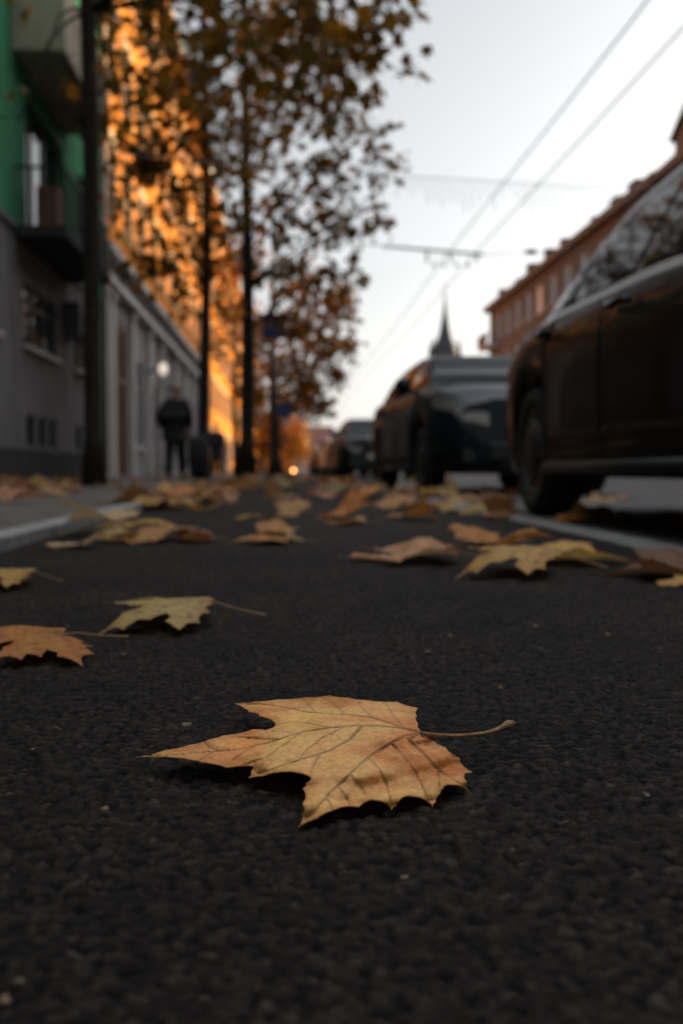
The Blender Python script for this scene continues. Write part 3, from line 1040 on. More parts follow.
make_tree('fourth plane tree beyond the thick trunk, its crown hanging low over the path', B4, 8.5, .26, .08,
          blobs_px(B4, [(300, 330, 43, 1.4, 300), (325, 350, 43, 1.1, 220), (335, 315, 43, 1.1, 230), (290, 370, 43, 1.2, 220), (315, 385, 42.5, .9, 150), (338, 375, 43, .7, 90), (265, 340, 43, 1.3, 230), (255, 390, 43, .9, 120), (300, 290, 43, 1.4, 260), (345, 300, 43, .8, 110), (320, 405, 42.5, .7, 100), (300, 400, 43, 1.0, 180), (348, 345, 42.5, .6, 90)], 0.95),
          .30, OLIVE[1:4] + AMBER[1:4], 14, limbs_from=.35)
B5 = (-2.6, 56, PAVE_Z - .03)
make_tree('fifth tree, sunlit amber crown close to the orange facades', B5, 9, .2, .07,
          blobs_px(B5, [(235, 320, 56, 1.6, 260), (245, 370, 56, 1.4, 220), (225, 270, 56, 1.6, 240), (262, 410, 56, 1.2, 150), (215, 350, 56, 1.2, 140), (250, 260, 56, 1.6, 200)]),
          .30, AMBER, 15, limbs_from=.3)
B7 = (-1.35, 66, PAVE_Z - .03)
make_tree('sixth tree, amber crown reaching low between the thick trunk and the sign posts', B7, 6.5, .16, .06,
          blobs_px(B7, [(262, 360, 66, 1.5, 260), (258, 400, 66, 1.3, 240), (270, 425, 66, 1.2, 220), (262, 445, 66, 1.0, 170), (283, 400, 66, 1.2, 200), (275, 330, 66, 1.4, 200), (283, 440, 66, .9, 150)]),
          .30, AMBER + GOLD[:2], 17, limbs_from=.25)
B6 = (.55, 74, -.05)
make_tree('small golden tree glowing low at the far end of the path', B6, 3.6, .12, .05,
          blobs_px(B6, [(296, 435, 74, 1.1, 260), (304, 450, 74, .9, 200), (290, 452, 74, .9, 160), (300, 420, 74, .8, 120)]),
          .30, GOLD, 16, limbs_from=.3, group='trees at the far end')

# ------------------------------------------------------------------ left buildings
def wall_holes(x, y0, y1, z0, z1, holes, depth=.22, side=-1):
    """street wall in the plane X=x with real openings; reveals run back by depth (side = direction of the inside)"""
    mb = MB()
    ys = sorted({y0, y1, *[h[0] for h in holes], *[h[1] for h in holes]})
    zs = sorted({z0, z1, *[h[2] for h in holes], *[h[3] for h in holes]})
    for a, b in zip(ys[:-1], ys[1:]):
        for c, d in zip(zs[:-1], zs[1:]):
            m_ = ((a + b) / 2, (c + d) / 2)
            if any(h[0] < m_[0] < h[1] and h[2] < m_[1] < h[3] for h in holes):
                continue
            mb.add([(x, a, c), (x, b, c), (x, b, d), (x, a, d)], [(0, 1, 2, 3)])
    xi = x + side * depth
    for a, b, c, d in holes:
        mb.add([(x, a, c), (x, b, c), (x, b, d), (x, a, d), (xi, a, c), (xi, b, c), (xi, b, d), (xi, a, d)],
               [(0, 1, 5, 4), (1, 2, 6, 5), (2, 3, 7, 6), (3, 0, 4, 7)])
    return mb


def add_window(parent, x, a, b, c, d, side=-1, pane='pane', frame='frame_dark', depth=.16, mull=1, sill=None, trans=None, surround=None):
    """window part with a frame, its pane and sill as sub-parts"""
    xi = x + side * depth
    w = .055
    lo, hi = sorted((xi, xi + side * .06))
    mb = MB()
    mb.box(lo, hi, a + .004, b - .004, c + .004, c + w).box(lo, hi, a + .004, b - .004, d - w, d - .004)
    mb.box(lo, hi, a + .004, a + w, c + w, d - w).box(lo, hi, b - w, b - .004, c + w, d - w)
    for k in range(mull):
        yc = a + (b - a) * (k + 1) / (mull + 1)
        mb.box(lo, hi, yc - .03, yc + .03, c + w, d - w)
    if trans:
        zc = c + (d - c) * trans
        mb.box(lo - .002, hi + .002, a + w, b - w, zc - .025, zc + .025)
    wf = mb.build('window', M[frame], parent)
    xp = xi + side * .035
    MB().add([(xp, a + .01, c + .01), (xp, b - .01, c + .01), (xp, b - .01, d - .01), (xp, a + .01, d - .01)], [(0, 1, 2, 3)]).build('pane', M[pane], wf)
    if sill:
        l2, h2 = sorted((x + side * .02, x - side * .10))
        MB().box(l2, h2, a - .06, b + .06, c - .07, c - .003).build('sill', M[sill], wf)
    if surround:
        mb = MB()
        l2, h2 = sorted((x - side * .002, x - side * .06))
        mb.box(l2, h2, a - .14, a - .003, c, d).box(l2, h2, b + .003, b + .14, c, d).box(l2, h2 , a - .2, b + .2, d + .003, d + .2)
        mb.build('surround', M[surround], wf)
    return wf


# --- grey and green apartment house
XA = -4.4
A = thing('apartment_building', 'grey and green rendered apartment house with balconies, nearest on the left', 'building', (XA, 8, 0))
OFFA = Vector((XA, 8, 0))


def local(o):      # parts are modelled in world coordinates; shift them under their thing
    o.location = -o.parent.location if o.parent and o.parent.type == 'EMPTY' else (0, 0, 0)
    return o


bays = [(-3.2, -.7), (1.0, 3.5), (5.2, 7.7), (9.4, 11.9), (13.6, 16.1), (17.75, 20.3), (21.95, 24.4)]
base_holes, mid_holes, up_holes = [], [], []
for a, b in bays:
    w = (b - a) / 3
    for k in range(3):
        base_holes.append((a + w * k + .12, a + w * (k + 1) - .12, .62, 1.18))
    mid_holes.append((a, b, 2.35, 3.4))
ZG = 4.15
local(MB().box(XA - .6, XA + .035, -8, 25.3, 0, .57).build('plinth', M['plinth'], A))
local(wall_holes(XA, -8, 25.3, .573, ZG, base_holes + mid_holes, .13).build('wall', M['grey_wall'], A))
for a, b, c, d in base_holes:
    local(add_window(A, XA, a, b, c, d, frame='frame_dark', mull=0, depth=.05))
for a, b, c, d in mid_holes:
    local(add_window(A, XA, a, b, c, d, frame='frame_dark', mull=2, sill='cornice', trans=.72, depth=.07))
for fl in range(2):
    zb = 4.25 + 3.0 * fl
    for i, (a, b) in enumerate(bays):
        if i in (1, 3, 5):
            up_holes.append((a + .3, b + .7, zb + .05, zb + 2.35))
        else:
            up_holes.append((a + .5, b - .5, zb + .95, zb + 2.35))
local(wall_holes(XA, -8, 25.3, ZG + .1, 10.9, up_holes, depth=.3).build('wall', M['green_wall'], A))
local(MB().box(XA - .4, XA + .07, -8, 25.3, ZG + .002, ZG + .098).build('string_course', M['frieze'], A))
for j, (a, b, c, d) in enumerate(up_holes):
    local(add_window(A, XA, a, b, c, d, frame='frame_white' if j % 7 not in (1, 3, 5) else 'frame_dark', mull=2 if j % 7 in (1, 3, 5) else 1, depth=.15))
for i in (1, 3, 5):
    a, b = bays[i][0] - .55, bays[i][1] + 1.2
    for fl in range(2):
        zb = 4.05 + 3.0 * fl
        s = local(MB().box(XA + .002, XA + .85, a, b, zb, zb + .18).build('balcony', M['plinth'] if fl == 0 else M['beige'], A))
        if fl == 0:
            mb = MB()
            n = 34
            for k in range(n + 1):
                yy = a + .03 + (b - a - .06) * k / n
                mb.box(XA + .80, XA + .815, yy - .008, yy + .008, zb + .182, zb + 1.1)
            for k in range(7):
                xx = XA + .05 + .74 * k / 6
                for yy in (a + .03, b - .03):
                    mb.box(xx - .008, xx + .008, yy - .008, yy + .008, zb + .182, zb + 1.1)
            mb.box(XA + .785, XA + .83, a + .01, b - .01, zb + 1.1, zb + 1.15)
            for yy in (a + .03, b - .03):
                mb.box(XA + .02, XA + .783, yy - .02, yy + .02, zb + 1.1, zb + 1.148)
            q = mb.build('railing', M['dark_metal'], s)
            MB().box(XA + .25, XA + .6, a + .5, a + 1.1, zb + .183, zb + .95).build('cabinet', M['wood_door'], s)
        else:
            mb = MB().box(XA + .77, XA + .85, a, b, zb + .182, zb + 1.2)
            mb.box(XA + .01, XA + .768, a, a + .07, zb + .182, zb + 1.2).box(XA + .01, XA + .768, b - .07, b, zb + .182, zb + 1.2)
            mb.build('parapet', M['beige'], s)
            MB().box(XA + .76, XA + .87, a - .015, b + .015, zb - .06, zb - .003).build('edge_strip', M['orange_trim'], s)
local(MB().box(XA - 11, XA - .6, -8, 25.3, 0, 10.9).build('back_block', M['green_wall'], A))
local(MB().box(XA - 11.3, XA + .45, -8.3, 25.3, 10.902, 11.2).build('roof', M['roof_dark'], A))
# end wall next to the lower neighbour
local(MB().box(XA - .6, XA - .003, 25.3, 25.34, 0, 10.9).build('end_wall', M['green_wall'], A))
dp = MB().tube([(XA + .1, 25.1, .1), (XA + .1, 25.1, 10.85)], .055, 10)
local(dp.build('downpipe', M['post'], A, True))
ac = thing('air_conditioner', 'dark wall unit hanging on the grey wall beside the window', 'air conditioner', (XA + .02, 21.2, 2.95))
MB().box(0, .34, -.42, .42, 0, .62).build('casing', M['ac'], ac, bevel=.02)
MB().lathe([(.22, .342), (.24, .35), (.24, .356), (.05, .36)], 'x', 20, (0, .08, .31)).build('fan_grille', M['dark_metal'], ac)
MB().box(0, .3, -.3, -.26, -.08, -.002).box(0, .3, .26, .3, -.08, -.002).build('bracket', M['post'], ac)

# --- pale ground floor with cornices, apricot storeys above
XB = -4.5
B = thing('apartment_building', 'old house with pale ground floor, two cornices and sunlit apricot storeys', 'building', (XB, 26, 0))
gate, entry = (27.6, 29.9, .04, 4.25), (35.0, 37.0, .04, 3.2)
shop = [(31.4, 33.2, .9, 3.6), (39.0, 41.0, .9, 3.6), (43.0, 45.0, .9, 3.6), (47.0, 49.0, .9, 3.6), (51.0, 53.0, .9, 3.6), (55.0, 56.8, .9, 3.6)]
local(wall_holes(XB, 25.36, 58, 0, 4.85, [gate, entry] + shop, .3).build('wall', M['white_wall'], B))
for yy in (25.6, 26.6, 30.2, 34.0, 37.4, 42.0, 46.0, 50.0, 54.0, 57.4):
    mb = MB()
    mb.box(XB + .003, XB + .14, yy, yy + .55, 0, 4.6)
    mb.box(XB + .003, XB + .19, yy - .06, yy + .61, 4.602, 4.85)
    local(mb.build('pilaster', M['cornice'], B))
local(MB().box(XB - .4, XB + .30, 25.36, 58, 4.853, 5.03).build('cornice', M['cornice'], B))
local(MB().box(XB - .4, XB + .06, 25.36, 58, 5.033, 5.60).build('frieze', M['frieze'], B))
local(MB().box(XB - .4, XB + .36, 25.36, 58, 5.603, 5.78).build('cornice', M['cornice'], B))
g = local(MB().box(XB - .13, XB - .03, gate[0] + .01, gate[1] - .01, gate[2], gate[3] - .01).build('gate', M['wood_door'], B))
mb = MB()
for k in range(7):
    yy = gate[0] + .08 + k * (gate[1] - gate[0] - .16) / 6
    mb.box(XB - .028, XB - .0, yy - .03, yy + .03, .1, gate[3] - .15)
mb.box(XB - .028, XB + .01, gate[0] + .02, gate[1] - .02, 2.6, 2.75)
mb.build('battens', M['wood_door'], g)
g = local(MB().box(XB - .13, XB - .05, entry[0] + .01, entry[1] - .01, entry[2], entry[3] - .01).build('door', M['dark_metal'], B))
MB().box(XB - .048, XB - .04, entry[0] + .25, entry[1] - .25, 1.2, 2.9).build('pane', M['pane'], g)
for h in shop:
    local(add_window(B, XB, *h, frame='frame_white', mull=1, sill='cornice', trans=.7, depth=.06))
uh = []
for fl in range(3):
    zb = 6.6 + 3.4 * fl
    yy = 26.6
    while yy < 57:
        uh.append((yy, yy + 1.25, zb + .2, zb + 2.2))
        yy += 2.9
local(wall_holes(XB, 25.36, 58, 5.783, 16.6, uh, .25).build('wall', M['apricot'], B))
for h in uh:
    local(add_window(B, XB, *h, frame='frame_white', mull=1, trans=.68, surround='cream', depth=.06, sill='cream'))
local(MB().box(XB - .4, XB + .5, 25.36, 58, 16.603, 17.0).build('cornice', M['cream'], B))
local(MB().box(XB - 12, XB - .4, 25.36, 58, 0, 16.6).build('back_block', M['apricot'], B))
local(MB().add([(XB + .5, 25.36, 17.003), (XB + .5, 58, 17.003), (XB - 6, 58, 20), (XB - 6, 25.36, 20), (XB - 12, 25.36, 17.003), (XB - 12, 58, 17.003)],
               [(0, 1, 2, 3), (3, 2, 5, 4), (0, 3, 4), (1, 5, 2), (0, 4, 5, 1)]).build('roof', M['roof_tile'], B))

lamp = thing('wall_lamp', 'white globe lamp glowing on a bracket above the house door', 'lamp', (XB + .145, 33.0, 3.30))
MB().tube([(0, 0, 0), (.3, 0, .12), (.46, 0, .12)], .03, 8).box(-.003, .03, -.09, .09, -.15, .15).build('bracket', M['dark_metal'], lamp)
MB().lathe([(.01, -.19), (.09, -.16), (.135, -.08), (.145, 0), (.13, .1), (.08, .17), (.01, .19)], 'z', 24, (.52, 0, .12)).build('globe', M['lamp_globe'], lamp, True)

# --- further orange house
XC = -4.6
Cb = thing('apartment_building', 'sunlit orange house beyond the one with the pale ground floor', 'building', (XC, 60, 0))
ch = []
for fl in range(5):
    zb = .9 + 3.3 * fl
    yy = 59.6
    while yy < 168:
        ch.append((yy, yy + 1.3, zb, zb + 1.9))
        yy += 3.1
local(wall_holes(XC, 58.03, 170, 0, 17.2, ch, .25).build('wall', M['orange_wall'], Cb))
for h in ch:
    local(add_window(Cb, XC, *h, frame='frame_white', mull=1, surround='cream', depth=.14))
local(MB().box(XC - .4, XC + .5, 58.03, 170, 17.203, 17.6).build('cornice', M['cream'], Cb))
local(MB().box(XC - 12, XC - .4, 58.03, 170, 0, 17.2).build('back_block', M['orange_wall'], Cb))
local(MB().add([(XC + .5, 58.03, 17.603), (XC + .5, 170, 17.603), (XC - 6, 170, 20.6), (XC - 6, 58.03, 20.6), (XC - 12, 58.03, 17.603), (XC - 12, 170, 17.603)],
               [(0, 1, 2, 3), (3, 2, 5, 4), (0, 3, 4), (1, 5, 2), (0, 4, 5, 1)]).build('roof', M['roof_tile'], Cb))

# fence before the orange house
mb = MB()
yy = 58.6
fen = thing('wooden_fence', 'low brown board fence along the pavement before the orange house', 'fence', (-3.6, 58.4, PAVE_Z))
k = 0
while k < 60:
    mb.box(-.015, .015, k * .19, k * .19 + .15, .05, 1.75 + random.uniform(-.04, .04))
    k += 1
mb.build('boards', M['fence_wood'], fen)
mb = MB()
for k in range(6):
    mb.box(-.10, -.018, k * 2.25, k * 2.25 + .09, 0, 1.7)
mb.box(-.05, -.017, 0, 11.4, .4, .48).box(-.05, -.017, 0, 11.4, 1.4, 1.48)
mb.build('posts_and_rails', M['fence_wood'], fen)

# ------------------------------------------------------------------ right buildings
XR = 16.2
Rb = thing('apartment_building', 'brown brick apartment block with flat cornice on the right side of the street', 'building', (XR, 45, 0))
rh = []
for fl in range(4):
    zb = 1.0 + 3.05 * fl
    yy = 45.0
    while yy < 78:
        rh.append((yy, yy + 1.5, zb, zb + 1.75))
        yy += 3.15
local(wall_holes(XR, 43.5, 80.5, 0.1, 12.6, rh, .25, side=1).build('wall', M['brick'], Rb))
for i, h in enumerate(rh):
    local(add_window(Rb, XR, *h, side=1, frame='frame_white', mull=1, depth=.05, sill='cornice', pane='curtain' if (i * 7 + i // 11) % 5 == 1 else 'pane'))
local(MB().box(XR - .45, XR + 11, 43.5, 80.95, 12.603, 13.0).build('cornice', M['orange_trim'], Rb))
local(MB().box(XR + .4, XR + 11, 43.5, 80.5, 0.1, 12.6).build('back_block', M['brick'], Rb))
local(MB().box(XR - .003 + .003, XR + .4, 80.46, 80.5, 0.1, 12.6).build('end_wall', M['brick'], Rb))
yy = 46.0
while yy < 79:
    cw, chh = random.uniform(.45, 1.1), random.uniform(.12, .55)
    c = local(MB().box(XR - .30, XR + .5, yy, yy + cw, 13.003, 13.003 + chh).build('chimney', M['brick'], Rb))
    MB().box(XR - .36, XR + .56, yy - .06, yy + cw + .06, 13.006 + chh, 13.08 + chh).build('cap', M['roof_dark'], c)
    yy += random.uniform(2.6, 7.0)
for zb in (3.4, 6.45, 9.5):
    s = local(MB().box(XR - 1.0, XR - .003, 76.5, 80.3, zb, zb + .18).build('balcony', M['cornice'], Rb))
    MB().box(XR - 1.0, XR - .95, 76.5, 80.3, zb + .183, zb + 1.1).build('parapet', M['brick'], s)
R2 = thing('apartment_building', 'tall house with dark mansard roof and orange gable rising above the nearest parked car', 'building', (XR, 30, 0))
rh = []
for fl in range(4):
    zb = 1.0 + 3.05 * fl
    yy = 12.0
    while yy < 41:
        rh.append((yy, yy + 1.4, zb, zb + 1.8))
        yy += 3.0
local(wall_holes(XR, 10, 43.45, 0.1, 12.6, rh, .25, side=1).build('wall', M['ochre_wall'], R2))
for h in rh:
    local(add_window(R2, XR, *h, side=1, frame='frame_white', mull=1, depth=.14))
local(MB().box(XR - .4, XR + 10, 10, 43.45, 12.603, 12.95).build('cornice', M['orange_trim'], R2))
local(MB().box(XR + .4, XR + 10, 10, 43.45, 0.1, 12.6).build('back_block', M['ochre_wall'], R2))
local(MB().add([(XR - .35, 10, 12.953), (XR - .35, 43.4, 12.953), (XR + 1.3, 43.4, 14.5), (XR + 1.3, 10, 14.5), (XR + 9, 10, 14.5), (XR + 9, 43.4, 14.5), (XR + 9.9, 10, 12.953), (XR + 9.9, 43.4, 12.953)],
               [(0, 1, 2, 3), (3, 2, 5, 4), (4, 5, 7, 6), (0, 3, 4, 6), (1, 7, 5, 2), (0, 6, 7, 1)]).build('roof', M['roof_dark'], R2))
for yc in (39.6, 32, 25, 17):
    g = local(MB().add([(XR - .38, yc - 1.6, 12.956), (XR - .38, yc + 1.6, 12.956), (XR - .38, yc + 1.6, 13.6), (XR - .38, yc, 14.5), (XR - .38, yc - 1.6, 13.6),
                        (XR + 1.2, yc - 1.6, 12.956), (XR + 1.2, yc + 1.6, 12.956), (XR + 1.2, yc + 1.6, 13.6), (XR + 1.2, yc, 14.5), (XR + 1.2, yc - 1.6, 13.6)],
                       [(0, 1, 2, 3, 4), (9, 8, 7, 6, 5), (0, 5, 6, 1), (1, 6, 7, 2), (4, 9, 5, 0)]).build('gable', M['orange_trim'], R2))
    MB().add([(XR - .55, yc - 1.8, 13.5), (XR - .55, yc, 14.55), (XR - .55, yc + 1.8, 13.5), (XR + 1.4, yc + 1.8, 13.5), (XR + 1.4, yc, 14.55), (XR + 1.4, yc - 1.8, 13.5),
              (XR - .55, yc - 1.8, 13.65), (XR - .55, yc, 14.72), (XR - .55, yc + 1.8, 13.65), (XR + 1.4, yc + 1.8, 13.65), (XR + 1.4, yc, 14.72), (XR + 1.4, yc - 1.8, 13.65)],
             [(0, 1, 4, 5), (1, 2, 3, 4), (6, 11, 10, 7), (7, 10, 9, 8), (0, 6, 7, 1), (1, 7, 8, 2), (3, 9, 10, 4), (4, 10, 11, 5), (0, 5, 11, 6), (2, 8, 9, 3)]).build('gable_roof', M['roof_dark'], g)
R3 = thing('apartment_building', 'plain rendered apartment house across the street, hidden behind the nearest car', 'building', (XR, 0, 0))
rh = []
for fl in range(4):
    zb = 1.0 + 3.05 * fl
    yy = -13.0
    while yy < 8:
        rh.append((yy, yy + 1.4, zb, zb + 1.7))
        yy += 3.0
local(wall_holes(XR, -15, 9.96, 0.1, 13.2, rh, .25, side=1).build('wall', M['white_wall'], R3))
for h in rh:
    local(add_window(R3, XR, *h, side=1, frame='frame_white', mull=1, depth=.14))
local(MB().box(XR + .4, XR + 10, -15, 9.96, 0.1, 13.2).build('back_block', M['white_wall'], R3))
local(MB().box(XR - .3, XR + 10.2, -15.2, 9.96, 13.203, 13.6).build('roof', M['roof_dark'], R3))

# church spire and far houses
cx, cy = 31.5, 200
ch_ = thing('church', 'church tower with a pointed dark spire rising above the second parked car', 'church', (cx, cy, 0))
MB().box(-2.6, 2.6, -2.6, 2.6, 0, 22).build('tower', M['stone'], ch_)
MB().box(-2.9, 2.9, -2.9, 2.9, 22.003, 22.5).build('cornice', M['stone'], ch_)
MB().lathe([(2.7, 22.503), (2.2, 24.0), (1.35, 26.2), (.85, 28.5), (.45, 31), (.22, 33.2), (.08, 35.2)], 'z', 8).build('spire', M['slate'], ch_)
for sx in (-1, 1):
    for sy in (-1, 1):
        MB().lathe([(.42, 22.503), (.42, 23.6), (.03, 26.0)], 'z', 8, (sx * 2.45, sy * 2.45, 0)).build('pinnacle', M['slate'], ch_)
MB().tube([(0, 0, 35.2), (0, 0, 36.6)], .06, 6).box(-.4, .4, -.05, .05, 36.0, 36.12).build('cross', M['dark_metal'], ch_)
MB().box(-1.0, 1.0, -2.64, -2.605, 16, 20).build('louvre', M['roof_dark'], ch_)
MB().box(-6, 6, 2.61, 26, 0, 11).build('nave', M['stone'], ch_)
MB().add([(-6.3, 2.61, 11.003), (6.3, 2.61, 11.003), (0, 2.61, 18), (-6.3, 26.2, 11.003), (6.3, 26.2, 11.003), (0, 26.2, 18)], [(0, 1, 2), (3, 5, 4), (0, 2, 5, 3), (1, 4, 5, 2), (0, 3, 4, 1)]).build('roof', M['roof_tile'], ch_)

for k, (hx, hy, w_, h_, lab) in enumerate([(4, 190, 10, 5.5, 'pale low house closing the far end of the street behind the last cars'), (15, 205, 10, 4.5, 'pale low house with red roof, far off between spire and parked cars'),
                                            (-4, 185, 11, 8, 'distant ochre house closing the pavement side, glimpsed between the trunks')]):
    hs = thing('house', lab, 'house', (hx, hy, 0))
    mat = M['far_wall'] if k < 2 else M['orange_wall']
    hl = [(-w_ / 2 + 1.2 + 2.4 * i, -w_ / 2 + 2.3 + 2.4 * i, 1 + 3 * f, 2.6 + 3 * f) for i in range(int((w_ - 1.5) / 2.4)) for f in range(int(h_ / 3))]
    o = wall_holes(0, -w_ / 2, w_ / 2, 0, h_, hl, .2, 1).build('wall', mat, hs)
    o.rotation_euler = (0, 0, PI / 2)
    for h in hl:
        w = add_window(o, 0, *h, side=1, frame='frame_white', mull=1, depth=.12)
    MB().box(-w_ / 2, w_ / 2, .4, 9, 0, h_).build('back_block', mat, hs)
    MB().add([(-w_ / 2 - .4, -.4, h_ + .003), (w_ / 2 + .4, -.4, h_ + .003), (w_ / 2 + .4, 4.5, h_ + 3), (-w_ / 2 - .4, 4.5, h_ + 3), (-w_ / 2 - .4, 9.4, h_ + .003), (w_ / 2 + .4, 9.4, h_ + .003)],
             [(0, 1, 2, 3), (3, 2, 5, 4), (0, 3, 4), (1, 5, 2), (0, 4, 5, 1)]).build('roof', M['roof_tile'], hs)

# ------------------------------------------------------------------ cars
def lerp_tab(tab, y):
    if y <= tab[0][0]: return tab[0][1]
    for (a, va), (b, vb) in zip(tab[:-1], tab[1:]):
        if y <= b:
            u = (y - a) / (b - a)
            u = u * u * (3 - 2 * u) * .5 + u * .5
            return va + (vb - va) * u
    return tab[-1][1]


def make_car(label, loc, rz, paint, shape='sedan', group='cars parked along the kerb', detail=True):
    """front looks to local -Y; origin on the ground"""
    t = thing('parked_car', label, 'car', loc, rz, group)
    Lh = 2.24
    ax = (-1.36, 1.30)
    RW = .315
    if shape == 'sedan':
        roof = [(-1.08, None), (-.75, 1.21), (-.2, 1.44), (.3, 1.49), (.75, 1.45), (1.15, 1.28), (1.62, None)]
        g0, g1 = -1.08, 1.62
        sh = [(-2.24, .62), (-2.05, .72), (-1.6, .80), (-1.0, .885), (0, .93), (1.2, .96), (1.7, .935), (2.05, .915), (2.24, .86)]
    else:
        roof = [(-1.22, None), (-.9, 1.18), (-.3, 1.42), (.3, 1.475), (1.2, 1.43), (1.75, 1.33), (2.12, None)]
        g0, g1 = -1.22, 2.12
        sh = [(-2.24, .79), (-2.12, .87), (-1.7, .945), (-1.15, 1.0), (0, .985), (1.2, 1.01), (1.9, 1.03), (2.24, .93)]

    def wid(y):
        u = abs(y) / Lh
        return .885 - .05 * u ** 3 - .17 * max(0, (u - .78) / .22) ** 2.2

    def zlow(y):
        z = .20 + .06 * max(0, (abs(y) / Lh - .8) / .2)
        for a in ax:
            d = abs(y - a)
            if d < .375:
                z = max(z, .305 + math.sqrt(.375 ** 2 - d * d))
        return z

    shz = lambda y: lerp_tab(sh, y)
    ys = sorted(set([round(-Lh + .04 * i, 3) for i in range(int(2 * Lh / .04) + 1)] + [Lh] + [round(a + .375 * math.cos(PI * k / 16), 4) for a in ax for k in range(17)] +
                    [a + s * .3751 for a in ax for s in (-1, 1)]))

    def endpull(y, z):
        u = max(0, (abs(y) / Lh - .78) / .22)
        return -math.copysign(1, y) * u * u * (.15 * max(0, (z - .55) / .4) ** 1.5 + .06 * max(0, (.42 - z) / .2))

    def section(y):
        w, zl, zs = wid(y), zlow(y), shz(y)
        zh = zs + .055
        pts = [(w - .30, zl + .001), (w - .045, zl), (w - .012, zl + .035)]
        for u in (.3, .55, .78):
            z = max(zl + .05 + .01 * u, zl + (zs - zl) * u)
            pts.append((w - .012 + .022 * math.sin(PI * min(1, max(0, (z - .25) / .75))) - (.02 if u == .78 else 0) * 0, z))
        pts += [(w - .035, zs - .045), (w - .075, zs - .008), (w - .14, zs + .008), (w * .55, zh - .008), (w * .25, zh), (0, zh)]
        return [(x, y + endpull(y, z), z) for x, z in pts]

    rows = []
    for y in ys:
        s = section(y)
        rows.append([(-x, a, z) for x, a, z in s] + [(x, a, z) for x, a, z in s[-2::-1]])
    mb = MB().grid(rows)
    for rr in (rows[0], rows[-1]):
        mb.add(rr, [tuple(range(len(rr)))])
    body = mb.build('body', paint, t, True)
    # underbody
    MB().box(-.58, .58, -2.05, 2.05, .19, .5).build('underbody', M['black_plastic'], t)

    def zr(y):
        tab = [(a, shz(a) + .02 if v is None else v) for a, v in roof]
        return max(lerp_tab(tab, y), shz(y) + .015)

    def cab(y, v, off=0.0):
        """side of the cabin, v from belt (0) to roof edge (1)"""
        zb, zt = shz(y) - .03, zr(y) - .045 * min(1, (zr(y) - shz(y)) / .3)
        zt = max(zt, zb + .02)
        z = zb + (zt - zb) * v
        x = wid(y) - .095 - (z - zb) * .53 - .05 * (z - zb) ** 2 + off
        return x, z

    gy = [g0 + (g1 - g0) * i / 48 for i in range(49)]
    rows = []
    for y in gy:
        s = [(*cab(y, v), ) for v in (0, .33, .66, .9, 1)]
        xt, zt = s[-1]
        s += [(xt - .06, zt + (zr(y) - zt) * .6), (xt * .6, zr(y) - .008), (0, zr(y))]
        rows.append([(-x, y, z) for x, z in s] + [(x, y, z) for x, z in s[-2::-1]])
    MB().grid(rows).build('cabin', paint, t, True)
    # side glass
    wins = [(g0 + .34, .10), (.17, 1.02), (1.08, g1 - .22)] if shape == 'sedan' else [(g0 + .36, .10), (.17, 1.15), (1.21, g1 - .25)]
    for sd in (-1, 1):
        for a, b in wins:
            P = []
            for i in range(13):
                y = a + (b - a) * i / 12
                row = []
                for v in (.14, .3, .5, .7, .86):
                    x, z = cab(y, v, .005)
                    row.append((sd * x, y, z))
                P.append(row)
            MB().grid(P).build('side_window', M['car_glass'], t, True)
    for nm, a, b in (('windscreen', g0 + .06, -.24 if shape == 'sedan' else -.38), ('rear_window', .88 if shape == 'sedan' else 1.55, g1 - .08)):
        P = []
        for i in range(11):
            y = a + (b - a) * i / 10
            xt, zt = cab(y, 1)
            P.append([((xt - .075) * u, y, zr(y) + .006 - .008 * abs(u) ** 3 - (.0 if abs(u) < .7 else .004)) for u in (-1, -.8, -.5, 0, .5, .8, 1)])
        MB().grid(P).build(nm, M['car_glass'], t, True)
    # belt trim
    for sd in (-1, 1):
        pts = []
        for i in range(15):
            y = g0 + .25 + (g1 - g0 - .4) * i / 14
            x, z = cab(y, .07, .006)
            pts.append((sd * x, y, z))
        MB().tube(pts, .009, 6).build('belt_trim', M['chrome'] if shape == 'sedan' else M['black_plastic'], t, True)

    # lamps lie on the body skin
    def skin_patch(y0, y1, v0, v1, sd, off):
        P = []
        for i in range(9):
            y = y0 + (y1 - y0) * i / 8
            s = [q for q in section(y)]
            zl = zlow(y)
            row = []
            for k in range(5):
                v = v0 + (v1 - v0) * k / 4
                z = zl + (shz(y) - zl) * v
                x = wid(y) + .012 - .03 * v ** 4 + off
                row.append((sd * x, y + endpull(y, z) + math.copysign(off, y) * .6, z))
            P.append(row)
        return MB().grid(P)

    for sd in (-1, 1):
        skin_patch(-2.235, -1.86, .80, .97, sd, .004).build('headlight', M['headlamp'], t, True)
        # front face of the lamp
        P = [[(sd * (.42 + .27 * u), -2.243 + .12 * max(0, v - .2) * .5 + .03 * u, (.50 if shape == 'sedan' else .60) + .11 * v + .06 * u) for v in (0, .5, 1)] for u in (0, .33, .66, 1)]
        hb = MB().grid(P).build('lamp_glass', M['headlamp'], t, True)
        hb.name = 'headlight'
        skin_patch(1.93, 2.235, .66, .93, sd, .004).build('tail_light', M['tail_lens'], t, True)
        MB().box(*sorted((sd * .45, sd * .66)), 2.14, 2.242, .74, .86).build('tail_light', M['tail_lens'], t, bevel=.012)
        fog = MB().lathe([(.055, -2.262), (.06, -2.255), (.06, -2.2)], 'y', 16, (sd * .60, 0, .34)).build('fog_lamp', M['black_plastic'], t)
        # mirror
        my = g0 + (.03 if shape == 'sedan' else .40)
        x, z = cab(my, .12)
        m_ = MB().tube([(sd * (x - .02), my, z), (sd * (x + .08), my - .01, z + .03)], .022, 8)
